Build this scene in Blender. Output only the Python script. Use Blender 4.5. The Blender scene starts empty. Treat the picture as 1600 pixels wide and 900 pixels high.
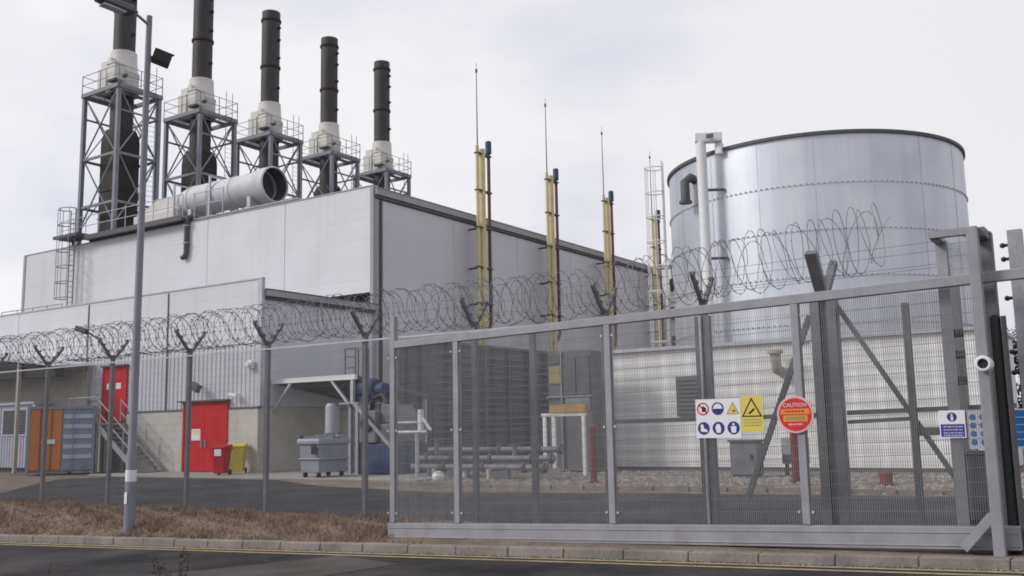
import bpy, math, random
from mathutils import Vector, Matrix
random.seed(7)
R = math.radians
scene = bpy.context.scene
COL = scene.collection
PI = math.pi

# ------------------------------------------------------------------ materials
def new_mat(name):
    m = bpy.data.materials.new(name); m.use_nodes = True
    nt = m.node_tree
    return m, nt, nt.nodes['Principled BSDF']

def N(nt, t, **kw):
    n = nt.nodes.new(t)
    for k, v in kw.items(): setattr(n, k, v)
    return n

def noise(nt, scale, detail=4, stretch=(1, 1, 1), coord='Object', rough=.55):
    tc = N(nt, 'ShaderNodeTexCoord'); mp = N(nt, 'ShaderNodeMapping')
    mp.inputs['Scale'].default_value = stretch
    nt.links.new(tc.outputs[coord], mp.inputs['Vector'])
    t = N(nt, 'ShaderNodeTexNoise'); t.inputs['Scale'].default_value = scale
    t.inputs['Detail'].default_value = detail; t.inputs['Roughness'].default_value = rough
    nt.links.new(mp.outputs['Vector'], t.inputs['Vector'])
    return t.outputs['Fac']

def ramp(nt, fac, stops):
    r = N(nt, 'ShaderNodeValToRGB'); el = r.color_ramp.elements
    el[0].position, el[0].color = stops[0][0], (*stops[0][1], 1)
    el[1].position, el[1].color = stops[-1][0], (*stops[-1][1], 1)
    for p, c in stops[1:-1]:
        e = el.new(p); e.color = (*c, 1)
    nt.links.new(fac, r.inputs['Fac'])
    return r.outputs['Color']

def mixc(nt, fac, a, b, mode='MIX'):
    m = N(nt, 'ShaderNodeMix', data_type='RGBA', blend_type=mode)
    for s, v in ((0, fac), (6, a), (7, b)):
        if hasattr(v, 'is_linked') or hasattr(v, 'links'): nt.links.new(v, m.inputs[s])
        else: m.inputs[s].default_value = v if s == 0 else (*v, 1)
    return m.outputs[2]

def mat(name, c, rough=.6, metal=0., var=.12, scale=3., streak=0., streak_col=None, fine=0., bump=0., bscale=40., spec=.4):
    m, nt, b = new_mat(name)
    lo = tuple(max(0, x * (1 - var)) for x in c); hi = tuple(min(1, x * (1 + var)) for x in c)
    col = ramp(nt, noise(nt, scale, 6), [(.3, lo), (.7, hi)])
    if fine:
        f = noise(nt, scale * 14, 3)
        col = mixc(nt, 1., col, ramp(nt, f, [(.3, (1 - fine,) * 3), (.7, (1., 1., 1.))]), 'MULTIPLY')
    if streak:
        s = noise(nt, 1., 5, (2.6, 2.6, .12))
        sc = streak_col or tuple(x * .45 for x in c)
        msk = ramp(nt, s, [(.52, (0, 0, 0)), (.72, (streak,) * 3)])
        col = mixc(nt, msk, col, sc)
    nt.links.new(col, b.inputs['Base Color'])
    b.inputs['Roughness'].default_value = rough
    b.inputs['Metallic'].default_value = metal
    b.inputs['Specular IOR Level'].default_value = spec
    if bump:
        bp = N(nt, 'ShaderNodeBump'); bp.inputs['Strength'].default_value = bump
        bp.inputs['Distance'].default_value = .01
        nt.links.new(noise(nt, bscale, 4), bp.inputs['Height'])
        nt.links.new(bp.outputs['Normal'], b.inputs['Normal'])
    return m

def ribbed_mat(name, c, axis, pitch, depth=.4, **kw):
    """cladding with shallow ribs running along one axis"""
    m = mat(name, c, **kw); nt = m.node_tree; b = nt.nodes['Principled BSDF']
    tc = N(nt, 'ShaderNodeTexCoord'); sx = N(nt, 'ShaderNodeSeparateXYZ')
    nt.links.new(tc.outputs['Object'], sx.inputs[0])
    d = N(nt, 'ShaderNodeMath', operation='DIVIDE'); d.inputs[1].default_value = pitch
    nt.links.new(sx.outputs[axis], d.inputs[0])
    fr = N(nt, 'ShaderNodeMath', operation='FRACT'); nt.links.new(d.outputs[0], fr.inputs[0])
    ht = ramp(nt, fr.outputs[0], [(0., (0, 0, 0)), (.05, (1, 1, 1)), (.95, (1, 1, 1)), (1., (0, 0, 0))])
    def fl(sock, off, div):
        a_ = N(nt, 'ShaderNodeMath', operation='SUBTRACT'); a_.inputs[1].default_value = off; nt.links.new(sock, a_.inputs[0])
        d_ = N(nt, 'ShaderNodeMath', operation='DIVIDE'); d_.inputs[1].default_value = div; nt.links.new(a_.outputs[0], d_.inputs[0])
        f_ = N(nt, 'ShaderNodeMath', operation='FLOOR'); nt.links.new(d_.outputs[0], f_.inputs[0]); return f_.outputs[0]
    cx_ = N(nt, 'ShaderNodeCombineXYZ')
    nt.links.new(fl(sx.outputs[0], 8.05, 5.55), cx_.inputs[0]); nt.links.new(fl(sx.outputs[1], .5, 5.67), cx_.inputs[1]); nt.links.new(fl(sx.outputs[2], 0, .9), cx_.inputs[2])
    wn = N(nt, 'ShaderNodeTexWhiteNoise'); nt.links.new(cx_.outputs[0], wn.inputs['Vector'])
    old = b.inputs['Base Color'].links[0].from_socket
    tone = mixc(nt, 1., old, ramp(nt, wn.outputs['Value'], [(0., (.965, .965, .965)), (1., (1., 1., 1.))]), 'MULTIPLY')
    seam = ramp(nt, fr.outputs[0], [(0., (.86, .86, .87)), (.035, (1, 1, 1)), (1., (1, 1, 1))])
    nt.links.new(mixc(nt, 1., tone, seam, 'MULTIPLY'), b.inputs['Base Color'])
    bp = N(nt, 'ShaderNodeBump'); bp.inputs['Strength'].default_value = depth; bp.inputs['Distance'].default_value = .02
    nt.links.new(ht, bp.inputs['Height']); nt.links.new(bp.outputs['Normal'], b.inputs['Normal'])
    return m

M = {}
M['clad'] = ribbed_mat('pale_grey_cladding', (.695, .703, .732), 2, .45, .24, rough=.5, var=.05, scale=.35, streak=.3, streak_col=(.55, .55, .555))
M['gable'] = ribbed_mat('shade_tinted_cladding', (.61, .612, .64), 2, .45, .14, rough=.45, var=.03, scale=.4, streak=.12, streak_col=(.5, .5, .56))  # same cladding as the front, the gable's shade put into a darker tint
M['gate'] = mat('grey_powder_coated_steel', (.345, .345, .37), rough=.55, metal=.15, var=.12, scale=3.5, fine=.12, streak=.3, streak_col=(.2, .195, .19), bump=.08, bscale=25)
M['clad_low'] = mat('profiled_grey_cladding', (.60, .60, .635), rough=.5, var=.05, scale=.7, streak=.12)
M['white_clad'] = mat('off_white_profiled_cladding', (.78, .78, .77), rough=.5, var=.04, scale=.6, streak=.15, streak_col=(.5, .49, .46))
M['conc'] = mat('weathered_concrete', (.57, .55, .50), rough=.9, var=.10, scale=1.2, streak=.3, streak_col=(.26, .25, .22), fine=.15, bump=.3)
M['trim'] = mat('grey_flashing', (.36, .36, .385), rough=.5, var=.06, streak=.15)
M['dark_trim'] = mat('dark_grey_trim', (.10, .10, .11), rough=.6, var=.15)
M['void'] = mat('louvred_dark_void', (.025, .025, .028), rough=.9)
M['roof'] = mat('grey_sheet_roof', (.3, .3, .31), rough=.6)
M['galv'] = mat('galvanised_steel', (.37, .38, .40), rough=.55, metal=.3, var=.2, scale=6, fine=.15, streak=.2)
M['galv_light'] = mat('light_galvanised_steel', (.52, .52, .56), rough=.5, metal=.25, var=.08, scale=2.5, fine=.06, streak=.15)
M['post'] = mat('dull_galvanised_post', (.20, .20, .215), rough=.6, metal=.25, var=.2, scale=4, fine=.15, streak=.3)
M['wire'] = mat('dark_galvanised_wire', (.17, .17, .178), rough=.65, metal=.2, var=.1)
M['wire_front'] = mat('grey_coated_mesh_wire', (.23, .23, .24), rough=.6, metal=.2, var=.1)
M['razor'] = mat('razor_wire_steel', (.20, .20, .21), rough=.5, metal=.4, var=.25)
M['tower'] = mat('grey_painted_steelwork', (.22, .23, .26), rough=.55, var=.12, scale=2, streak=.2)
M['stack'] = mat('charcoal_stack_cladding', (.062, .055, .058), rough=.6, var=.12, scale=1.2, streak=.3, streak_col=(.03, .027, .027))
M['plenum'] = mat('dark_brown_duct', (.042, .034, .032), rough=.75, var=.2, scale=1.5, streak=.3, streak_col=(.08, .06, .05))
M['ivory'] = mat('ivory_painted_jacket', (.66, .645, .60), rough=.55, var=.08, scale=2, streak=.4, streak_col=(.5, .46, .4))
M['duct'] = mat('pale_insulated_duct', (.60, .60, .625), rough=.6, var=.08, scale=1.5, streak=.3, streak_col=(.4, .39, .38))
M['black'] = mat('black_rubber', (.012, .012, .013), rough=.6)
M['blackm'] = mat('black_lamp_housing', (.02, .02, .022), rough=.5)
M['red'] = mat('red_painted_door', (.55, .010, .016), rough=.55, var=.12, scale=2, streak=.2, spec=.15)
M['redbin'] = mat('red_bin_plastic', (.45, .008, .018), rough=.5, var=.08, spec=.2)
M['yellowbin'] = mat('yellow_bin_plastic', (.62, .51, .07), rough=.5, var=.08)
M['yellow'] = mat('yellow_riser_paint', (.63, .555, .31), rough=.5, var=.12, scale=2, streak=.3, streak_col=(.4, .3, .12))
M['brown_pipe'] = mat('red_brown_pipe', (.17, .06, .05), rough=.55, var=.15)
M['blue_cap'] = mat('blue_vent_cap', (.04, .075, .13), rough=.5)
M['maroon'] = mat('dark_red_post_paint', (.16, .02, .025), rough=.55, var=.15)
M['white'] = mat('white_paint', (.78, .78, .78), rough=.5, var=.04)
M['signwhite'] = mat('white_sign_face', (.80, .79, .83), rough=.4, var=.03)
M['signyellow'] = mat('yellow_sign_face', (.70, .60, .13), rough=.4, var=.04)
M['signnavy'] = mat('navy_sign_ink', (.035, .035, .17), rough=.5)
M['signpurple'] = mat('purple_blue_sign_ink', (.06, .045, .27), rough=.5)
M['signblue'] = mat('bright_blue_sign_ink', (.04, .22, .62), rough=.5)
M['signred'] = mat('red_sign_ink', (.60, .035, .03), rough=.45)
M['signpink'] = mat('pale_pink_lettering', (.75, .45, .45), rough=.45)
M['signorange'] = mat('orange_sign_ink', (.75, .30, .06), rough=.45)
M['signblack'] = mat('black_sign_ink', (.02, .02, .02), rough=.5)
M['signolive'] = mat('olive_sign_ink', (.34, .28, .10), rough=.5)
M['cabin'] = mat('pale_blue_grey_cabin_steel', (.50, .53, .60), rough=.5, var=.08, streak=.25, streak_col=(.3, .26, .24))
M['cont'] = mat('slate_blue_container_steel', (.23, .27, .35), rough=.55, var=.1, streak=.25, streak_col=(.14, .15, .19))
M['orange'] = mat('orange_door_paint', (.58, .19, .035), rough=.55, var=.12, streak=.2)
M['glass'] = mat('dark_window_glass', (.03, .03, .035), rough=.15, var=.1, spec=.5)
M['dark_wall'] = mat('dark_grey_enclosure', (.135, .135, .14), rough=.7, var=.12, scale=1)
M['cooler'] = mat('charcoal_cooler_louvres', (.10, .10, .105), rough=.65, var=.15, scale=2)
M['bingrey'] = mat('grey_blue_skip_steel', (.30, .32, .36), rough=.55, metal=.15, var=.12, streak=.3, streak_col=(.2, .19, .18))
M['bluemach'] = mat('deep_blue_machine_paint', (.045, .062, .13), rough=.6, var=.35, streak=.4, streak_col=(.10, .10, .11))
M['greymach'] = mat('grey_machine_steel', (.19, .19, .215), rough=.6, metal=.2, var=.25)
M['timber'] = mat('weathered_timber', (.42, .27, .10), rough=.8, var=.2)
M['tan'] = mat('tan_hood', (.45, .42, .36), rough=.7)
M['cream'] = mat('cream_notice', (.72, .66, .45), rough=.6)

def asphalt(name, base, patch=.35):
    m, nt, b = new_mat(name)
    col = ramp(nt, noise(nt, .55, 8, rough=.65), [(.35, tuple(x * (1 - patch) for x in base)), (.65, tuple(x * (1 + patch) for x in base))])
    f = noise(nt, 55, 3, rough=.8)
    col = mixc(nt, 1., col, ramp(nt, f, [(.3, (.55, .55, .55)), (.72, (1.25, 1.22, 1.2))]), 'MULTIPLY')
    nt.links.new(col, b.inputs['Base Color']); b.inputs['Roughness'].default_value = .95; b.inputs['Specular IOR Level'].default_value = .15
    bp = N(nt, 'ShaderNodeBump'); bp.inputs['Strength'].default_value = .5; bp.inputs['Distance'].default_value = .006
    nt.links.new(f, bp.inputs['Height']); nt.links.new(bp.outputs['Normal'], b.inputs['Normal'])
    return m
M['asphalt'] = asphalt('front_road_asphalt', (.056, .053, .055), .55)
M['asphalt_yard'] = asphalt('yard_asphalt', (.062, .062, .067), .35)
M['asphalt_patch'] = asphalt('worn_lighter_asphalt', (.105, .094, .088), .3)

def gravel_mat(name, cols, s1=1.1, s2=22):
    m, nt, b = new_mat(name)
    c1 = ramp(nt, noise(nt, s1, 6), [(.3, cols[0]), (.5, cols[1]), (.7, cols[2])])
    f = noise(nt, s2, 4, rough=.8)
    col = mixc(nt, 1., c1, ramp(nt, f, [(.28, (.4, .4, .4)), (.72, (1.5, 1.45, 1.4))]), 'MULTIPLY')
    nt.links.new(col, b.inputs['Base Color']); b.inputs['Roughness'].default_value = .95
    bp = N(nt, 'ShaderNodeBump'); bp.inputs['Strength'].default_value = .8; bp.inputs['Distance'].default_value = .03
    nt.links.new(f, bp.inputs['Height']); nt.links.new(bp.outputs['Normal'], b.inputs['Normal'])
    return m
M['ground'] = gravel_mat('brown_earth_and_gravel', [(.145, .11, .085), (.21, .165, .132), (.29, .24, .20)])
M['kerb'] = mat('concrete_kerb', (.27, .24, .215), rough=.95, var=.28, scale=1.6, fine=.25, bump=.4, bscale=60)
M['apron'] = mat('pale_concrete_slab', (.34, .325, .30), rough=.9, var=.15, scale=.8, fine=.2, bump=.3)
M['line'] = mat('faded_yellow_road_paint', (.42, .34, .20), rough=.85, var=.3, scale=6, fine=.35)

def straw(name, cols):
    m, nt, b = new_mat(name)
    nt.links.new(ramp(nt, noise(nt, 5., 3), [(.3, cols[0]), (.5, cols[1]), (.7, cols[2])]), b.inputs['Base Color'])
    b.inputs['Roughness'].default_value = .9
    return m
M['straw'] = straw('dead_brown_grass', [(.14, .10, .075), (.26, .19, .145), (.40, .32, .25)])
M['leaf'] = straw('dark_evergreen_leaf', [(.03, .042, .022), (.05, .068, .035), (.075, .095, .05)])
M['twig'] = mat('dry_reddish_twig', (.085, .055, .05), rough=.9)
M['bark'] = mat('tree_bark', (.09, .07, .055), rough=.95, var=.3)

# galvanised tank plates: bluish, vertically streaked, panel to panel tone shifts
m, nt, b = new_mat('galvanised_tank_plate')
s1 = noise(nt, 1., 6, (1.5, 1.5, .05)); s2 = noise(nt, 1., 4, (8, 8, .12)); s3 = noise(nt, .5, 3)
c = ramp(nt, s1, [(.3, (.62, .645, .69)), (.5, (.67, .69, .725)), (.7, (.73, .74, .765))])
c = mixc(nt, 1., c, ramp(nt, s2, [(.3, (.95, .955, .965)), (.7, (1.02, 1.02, 1.02))]), 'MULTIPLY')
c = mixc(nt, 1., c, ramp(nt, s3, [(.3, (.88, .9, .93)), (.7, (1.05, 1.05, 1.04))]), 'MULTIPLY')
nt.links.new(c, b.inputs['Base Color'])
b.inputs['Metallic'].default_value = .55
nt.links.new(ramp(nt, s2, [(.3, (.40, .40, .40)), (.7, (.50, .50, .50))]), b.inputs['Roughness'])
M['tank'] = m

# ------------------------------------------------------------------ mesh builder
class MB:
    def __init__(s): s.v, s.f, s.m, s.sm = [], [], [], []
    def add(s, vs, fs, mi=0, smooth=False):
        o = len(s.v); s.v += [tuple(p) for p in vs]
        for f in fs:
            s.f.append(tuple(i + o for i in f)); s.m.append(mi); s.sm.append(smooth)
        return s
    def box(s, x0, x1, y0, y1, z0, z1, mi=0):
        return s.add([(x0, y0, z0), (x1, y0, z0), (x1, y1, z0), (x0, y1, z0), (x0, y0, z1), (x1, y0, z1), (x1, y1, z1), (x0, y1, z1)],
                     [(3, 2, 1, 0), (4, 5, 6, 7), (0, 1, 5, 4), (1, 2, 6, 5), (2, 3, 7, 6), (3, 0, 4, 7)], mi)
    def bar(s, p, q, w, h=None, up=(0, 0, 1), mi=0):
        h = h or w; p, q = Vector(p), Vector(q); d = (q - p).normalized(); u = Vector(up)
        if abs(d.dot(u)) > .98: u = Vector((0, 1, 0))
        a = d.cross(u).normalized(); c = a.cross(d).normalized()
        vs = []
        for o in (p, q):
            for i, j in ((-1, -1), (1, -1), (1, 1), (-1, 1)): vs.append(o + a * (i * w / 2) + c * (j * h / 2))
        return s.add(vs, [(0, 1, 2, 3), (7, 6, 5, 4), (0, 4, 5, 1), (1, 5, 6, 2), (2, 6, 7, 3), (3, 7, 4, 0)], mi)
    def tube(s, pts, r, n=8, mi=0, caps=True, smooth=True):
        pts = [Vector(p) for p in pts]; k = len(pts)
        rs = r if isinstance(r, (list, tuple)) else [r] * k
        t0 = (pts[1] - pts[0]).normalized()
        ref = Vector((0, 0, 1)) if abs(t0.z) < .9 else Vector((1, 0, 0))
        a = t0.cross(ref).normalized(); vs = []
        for i in range(k):
            t = (pts[min(i + 1, k - 1)] - pts[max(i - 1, 0)]).normalized()
            a = (a - t * a.dot(t)).normalized(); c = t.cross(a)
            for j in range(n):
                w = 2 * PI * j / n; vs.append(pts[i] + (a * math.cos(w) + c * math.sin(w)) * rs[i])
        fs = [(i * n + j, i * n + (j + 1) % n, (i + 1) * n + (j + 1) % n, (i + 1) * n + j) for i in range(k - 1) for j in range(n)]
        s.add(vs, fs, mi, smooth)
        if caps:
            s.add([vs[j] for j in range(n)], [tuple(range(n - 1, -1, -1))], mi)
            s.add([vs[(k - 1) * n + j] for j in range(n)], [tuple(range(n))], mi)
        return s
    def lathe(s, prof, o=(0, 0, 0), n=32, mi=0, axis='Z', smooth=True):
        k = len(prof); vs = []
        for r, z in prof:
            for j in range(n):
                w = 2 * PI * j / n; x, y = r * math.cos(w), r * math.sin(w)
                vs.append({'Z': (o[0] + x, o[1] + y, o[2] + z), 'X': (o[0] + z, o[1] + x, o[2] + y), 'Y': (o[0] + y, o[1] + z, o[2] + x)}[axis])
        # rings duplicated per segment so that creases stay crisp
        for i in range(k - 1):
            a = vs[i * n:(i + 1) * n]; c = vs[(i + 1) * n:(i + 2) * n]
            s.add(a + c, [(j, (j + 1) % n, n + (j + 1) % n, n + j) for j in range(n)], mi, smooth)
        return s
    def disc(s, c, r, axis='Y', n=24, mi=0, a0=0, a1=2 * PI, ry=None):
        ry = ry or r; vs = []
        full = abs(a1 - a0 - 2 * PI) < 1e-6; k = n if full else n + 1
        for j in range(k):
            w = a0 + (a1 - a0) * j / n; x, y = r * math.cos(w), ry * math.sin(w)
            vs.append({'Y': (c[0] + x, c[1], c[2] + y), 'Z': (c[0] + x, c[1] + y, c[2]), 'X': (c[0], c[1] + x, c[2] + y)}[axis])
        return s.add(vs, [tuple(range(k))], mi)
    def slab(s, pts, y0, y1, mi=0):
        """outline given as (x, z), extruded in y"""
        n = len(pts)
        vs = [(x, y0, z) for x, z in pts] + [(x, y1, z) for x, z in pts]
        return s.add(vs, [tuple(range(n)), tuple(range(2 * n - 1, n - 1, -1))] + [(i, i + n, (i + 1) % n + n, (i + 1) % n) for i in range(n)], mi)
    def plate(s, pts, z0, z1, mi=0):
        n = len(pts)
        vs = [(x, y, z0) for x, y in pts] + [(x, y, z1) for x, y in pts]
        return s.add(vs, [tuple(range(n - 1, -1, -1)), tuple(range(n, 2 * n))] + [(i, (i + 1) % n, (i + 1) % n + n, i + n) for i in range(n)], mi)
    def build(s, name, mats, parent=None, org=None, bevel=0, fix=True):
        if not isinstance(mats, (list, tuple)): mats = [mats]
        o_ = Vector(org) if org is not None else (Vector(parent['_org']) if parent is not None and '_org' in parent else Vector((0, 0, 0)))
        me = bpy.data.meshes.new(name)
        me.from_pydata([tuple(Vector(p) - o_) for p in s.v], [], s.f)
        for mm in mats: me.materials.append(M[mm])
        me.polygons.foreach_set('material_index', s.m)
        me.polygons.foreach_set('use_smooth', s.sm)
        me.update()
        if fix:
            import bmesh
            bm = bmesh.new(); bm.from_mesh(me); bmesh.ops.recalc_face_normals(bm, faces=bm.faces); bm.to_mesh(me); bm.free()
        ob = bpy.data.objects.new(name, me); COL.objects.link(ob)
        if parent is not None:
            ob.parent = parent
            ob['_org'] = list(o_)
        else:
            ob.location = o_; ob['_org'] = list(o_)
        if bevel:
            bv = ob.modifiers.new('bevel', 'BEVEL'); bv.width = bevel; bv.segments = 1; bv.limit_method = 'ANGLE'
        return ob

def thing(name, label, cat, loc=(0, 0, 0), group=None, local=False):
    o = bpy.data.objects.new(name, None); COL.objects.link(o); o.location = loc
    o.empty_display_size = .3
    o['label'] = label; o['category'] = cat
    o['_org'] = [0, 0, 0] if local else list(loc)
    if group: o['group'] = group
    return o
def tag(o, label, cat, group=None):
    o['label'] = label; o['category'] = cat
    if group: o['group'] = group
    return o
def structure(o): o['kind'] = 'structure'; return o
def dup(root, loc, label, group=None):
    def cp(o, par):
        c = o.copy(); COL.objects.link(c)
        if par is not None: c.parent = par
        for ch in [x for x in bpy.data.objects if x.parent == o]: cp(ch, c)
        return c
    r = cp(root, None); r.location = loc; r['label'] = label
    if group: r['group'] = group
    return r

# ------------------------------------------------------------------ ground, roads
def road_z(x): return -.005 + .031 * max(-60, min(x, 1.5))
def kerb_top(x): return road_z(x) + .115 + (.02 * min(1, max(0, (-x - 8) / 12)))
xs = [-1600, -300, -120] + [-60 + i * 1.0 for i in range(66)] + [10, 30, 80, 300, 1600]
def ground_z(x, y):
    if y > 13.1: return 0.
    t = (y - 11.72) / (13.1 - 11.72); k = kerb_top(x)
    return (k - .012) * (1 - t) ** 1.6 + .0 * t
ys = [11.72, 11.9, 12.1, 12.3, 12.55, 12.8, 13.1, 14, 18, 24, 40, 80, 200, 600, 2000]
b = MB(); vs = []; fs = []
for y in ys:
    for x in xs: vs.append((x, y, ground_z(x, y)))
nx = len(xs)
for j in range(len(ys) - 1):
    for i in range(nx - 1): fs.append((j * nx + i, j * nx + i + 1, (j + 1) * nx + i + 1, (j + 1) * nx + i))
structure(b.add(vs, fs).build('ground', 'ground'))

xs2 = [-1600, -200, -60, -30, -10, 1.5, 40, 1600]
b = MB(); vs = [(x, y, road_z(x)) for y in (-1500, 4.4, 11.62) for x in xs2]; n = len(xs2)
structure(b.add(vs, [(j * n + i, j * n + i + 1, (j + 1) * n + i + 1, (j + 1) * n + i) for j in range(2) for i in range(n - 1)]).build('road', 'asphalt'))
# worn strip of lighter asphalt running into the entrance
b = MB()
pts = [(-12.2, 7.0), (-9.2, 7.9), (-8.8, 10.4), (-10.5, 10.98)]
b.add([(x, y, road_z(x) + .004) for x, y in pts], [(0, 1, 2, 3)])
structure(b.build('road_patch', 'asphalt_patch'))
# kerb stones
b = MB(); x = -60.
while x < 8:
    w = .9; g = .008; j = random.uniform(-.006, .006); jy = random.uniform(-.006, .006)
    a, c = x + g / 2, x + w - g / 2
    vs = []
    for yy, top in ((11.5, 0), (11.72, 0)):
        for xx in (a, c):
            vs.append((xx, yy + jy, road_z(xx) - .1)); vs.append((xx, yy + jy + (.02 if yy < 11.6 else 0), kerb_top(xx) + j))
    b.add(vs, [(0, 2, 3, 1), (4, 5, 7, 6), (1, 3, 7, 5), (0, 1, 5, 4), (2, 6, 7, 3), (0, 4, 6, 2)])
    x += w
structure(b.build('kerb', 'kerb', bevel=.012))
b = MB(); xl = [-60 + i * 2 for i in range(30)] + [-1.35]
vs = []
for q0, q1 in ((11.0, 11.11), (11.26, 11.38)):
    vs = []
    for x in xl: vs += [(x, q0, road_z(x) + .005), (x, q1, road_z(x) + .005)]
    b.add(vs, [(2 * i, 2 * i + 2, 2 * i + 3, 2 * i + 1) for i in range(len(xl) - 1)])
b.add([(-1.35, 11.27, road_z(-1.35) + .005), (-1.25, 11.27, road_z(-1.25) + .005), (-1.25, 11.49, road_z(-1.25) + .005), (-1.35, 11.49, road_z(-1.35) + .005)], [(0, 1, 2, 3)])
structure(b.build('road_marking', 'line'))
b = MB()
yard = [(40, 13.3), (40, 21.3), (-4.7, 21), (-10, 20.3), (-14.6, 19), (-20, 20.2), (-24, 22.3), (-33, 22.5), (-33.5, 20.6), (-29, 16.6), (-27.3, 15.2), (-40, 14.6), (-75, 14.3), (-75, 13.3)]
b.add([(x, y, .005) for x, y in yard], [tuple(range(len(yard)))])
structure(b.build('yard_road', 'asphalt_yard'))
b = MB().plate([(-35, 22.75), (-18.6, 22.75), (-18.6, 33.3), (-35, 33.3)], -.1, .06)
structure(b.build('pavement', 'apron', bevel=.02))
b = MB()
for i in range(20): b.box(-19.2 + i * .9, -18.32 + i * .9, 21.0 + (.0 if i < 6 else .05 * (i - 6)), 21.12 + (.0 if i < 6 else .05 * (i - 6)), -.05, .09)
structure(b.build('yard_kerb', 'kerb'))

# dead grass on the verge (uncountable)
def blades(n, x0, x1, y0, y1, h, zf, seed):
    rnd = random.Random(seed); b = MB()
    for i in range(n):
        x = rnd.uniform(x0, x1); y = rnd.uniform(y0, y1); z = zf(x, y)
        cl = .45 + .9 * abs(math.sin(x * 1.7 + 2.3 * math.sin(y * 3)) * math.cos(y * 2.9 + x * .6))
        if cl < .6 and rnd.random() < .4: continue
        hh = h * rnd.uniform(.35, 1.) * cl; a = rnd.uniform(0, 2 * PI); w = rnd.uniform(.004, .010)
        lx, ly = rnd.gauss(0, .6) * hh, rnd.gauss(0, .6) * hh
        dx, dy = math.cos(a) * w, math.sin(a) * w
        b.add([(x - dx, y - dy, z - .01), (x + dx, y + dy, z - .01), (x + lx, y + ly, z + hh)], [(0, 1, 2)])
    return b
g = blades(30000, -27, -10.3, 11.75, 13.25, .115, ground_z, 3)
g2 = blades(1800, -27, -9.5, 11.66, 11.78, .09, lambda x, y: kerb_top(x), 14); g.add(g2.v, g2.f)
g2 = blades(500, -27, -2, 11.44, 11.5, .05, lambda x, y: road_z(x), 15); g.add(g2.v, g2.f)
g2 = blades(1500, -10.3, -1, 12.4, 13.1, .07, ground_z, 4); g.add(g2.v, g2.f)
g2 = blades(2500, -33, -18, 14.6, 20.5, .06, lambda x, y: 0., 5); g.add(g2.v, [f for f in g2.f])
o = g.build('dead_grass', 'straw', fix=False); o['kind'] = 'stuff'
# loose stones and litter of the verge and gravel bed
rnd = random.Random(11); b = MB()
def pebble(x, y, z, r, mi=0):
    vs = [(x + r * rnd.uniform(.6, 1.2), y, z), (x, y + r * rnd.uniform(.6, 1.2), z), (x - r * rnd.uniform(.6, 1.2), y, z), (x, y - r * rnd.uniform(.6, 1.2), z), (x, y, z + r * rnd.uniform(.4, .9))]
    b.add(vs, [(0, 1, 4), (1, 2, 4), (2, 3, 4), (3, 0, 4)], mi)
for i in range(4500):
    x = rnd.uniform(-26, -10.3); y = rnd.uniform(11.75, 13.1); pebble(x, y, ground_z(x, y) - .005, rnd.uniform(.01, .03), 1 if rnd.random() < .93 else 0)
for i in range(3500):
    x = rnd.uniform(-19, 0); y = rnd.uniform(21.3, 30); pebble(x, y, 0, rnd.uniform(.02, .09))
for i in range(1400):
    x = rnd.uniform(-26, 0); y = 11.49 - abs(rnd.gauss(0, .07)); pebble(x, y, road_z(x) - .002, rnd.uniform(.006, .02))
o = b.build('gravel', ['apron', 'ground'], fix=False); o['kind'] = 'stuff'

# near verge where the photographer stands, two dry weeds on it
b = MB(); b.add([(-40, -6, .0), (30, -6, .0), (30, 4.4, road_z(30) + .1), (-40, 4.4, -.2), (-40, 4.4, road_z(-40)), (30, 4.4, road_z(30))], [(0, 1, 2, 3), (3, 2, 5, 4)])
structure(b.build('verge', 'ground'))
def weed(name, x, y, top, label, seed):
    rr = random.Random(seed); t = thing(name, label, 'weed', (x, y, 0), 'dry weeds by the near edge of the road')
    b = MB(); lf = MB()
    for k in range(9 if seed == 1 else 15):
        a = rr.uniform(0, 2 * PI); s = rr.uniform(.03, .13); h = top * rr.uniform(.72, 1.)
        p = [(x, y, -.05), (x + math.cos(a) * s * .4, y + math.sin(a) * s * .4, h * .6), (x + math.cos(a) * s, y + math.sin(a) * s, h)]
        b.tube(p, [.005, .004, .002], 5)
        for q in range(16 if seed == 1 else 34):
            u = rr.uniform(.55, 1.); px = x + math.cos(a) * s * u; py = y + math.sin(a) * s * u; pz = h * u
            d = Vector((rr.gauss(0, 1), rr.gauss(0, 1), rr.gauss(.4, 1))).normalized() * rr.uniform(.012, .03); e = Vector((rr.gauss(0, 1), rr.gauss(0, 1), rr.gauss(0, 1))).normalized() * .008
            o_ = Vector((px, py, pz)); lf.add([o_, o_ + d * .5 + e, o_ + d, o_ + d * .5 - e], [(0, 1, 2, 3)])
    b.build('stem', 'twig', t); lf.build('seed_head', 'twig', t, fix=False)
weed('dry_weed', -4.88, 2.94, .86, 'thin dry weed at the near road edge, the sparser of two', 1)
weed('dry_weed', -4.3, 3.32, .92, 'bushier dry reddish weed at the near road edge below the street lamp', 2)

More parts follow.
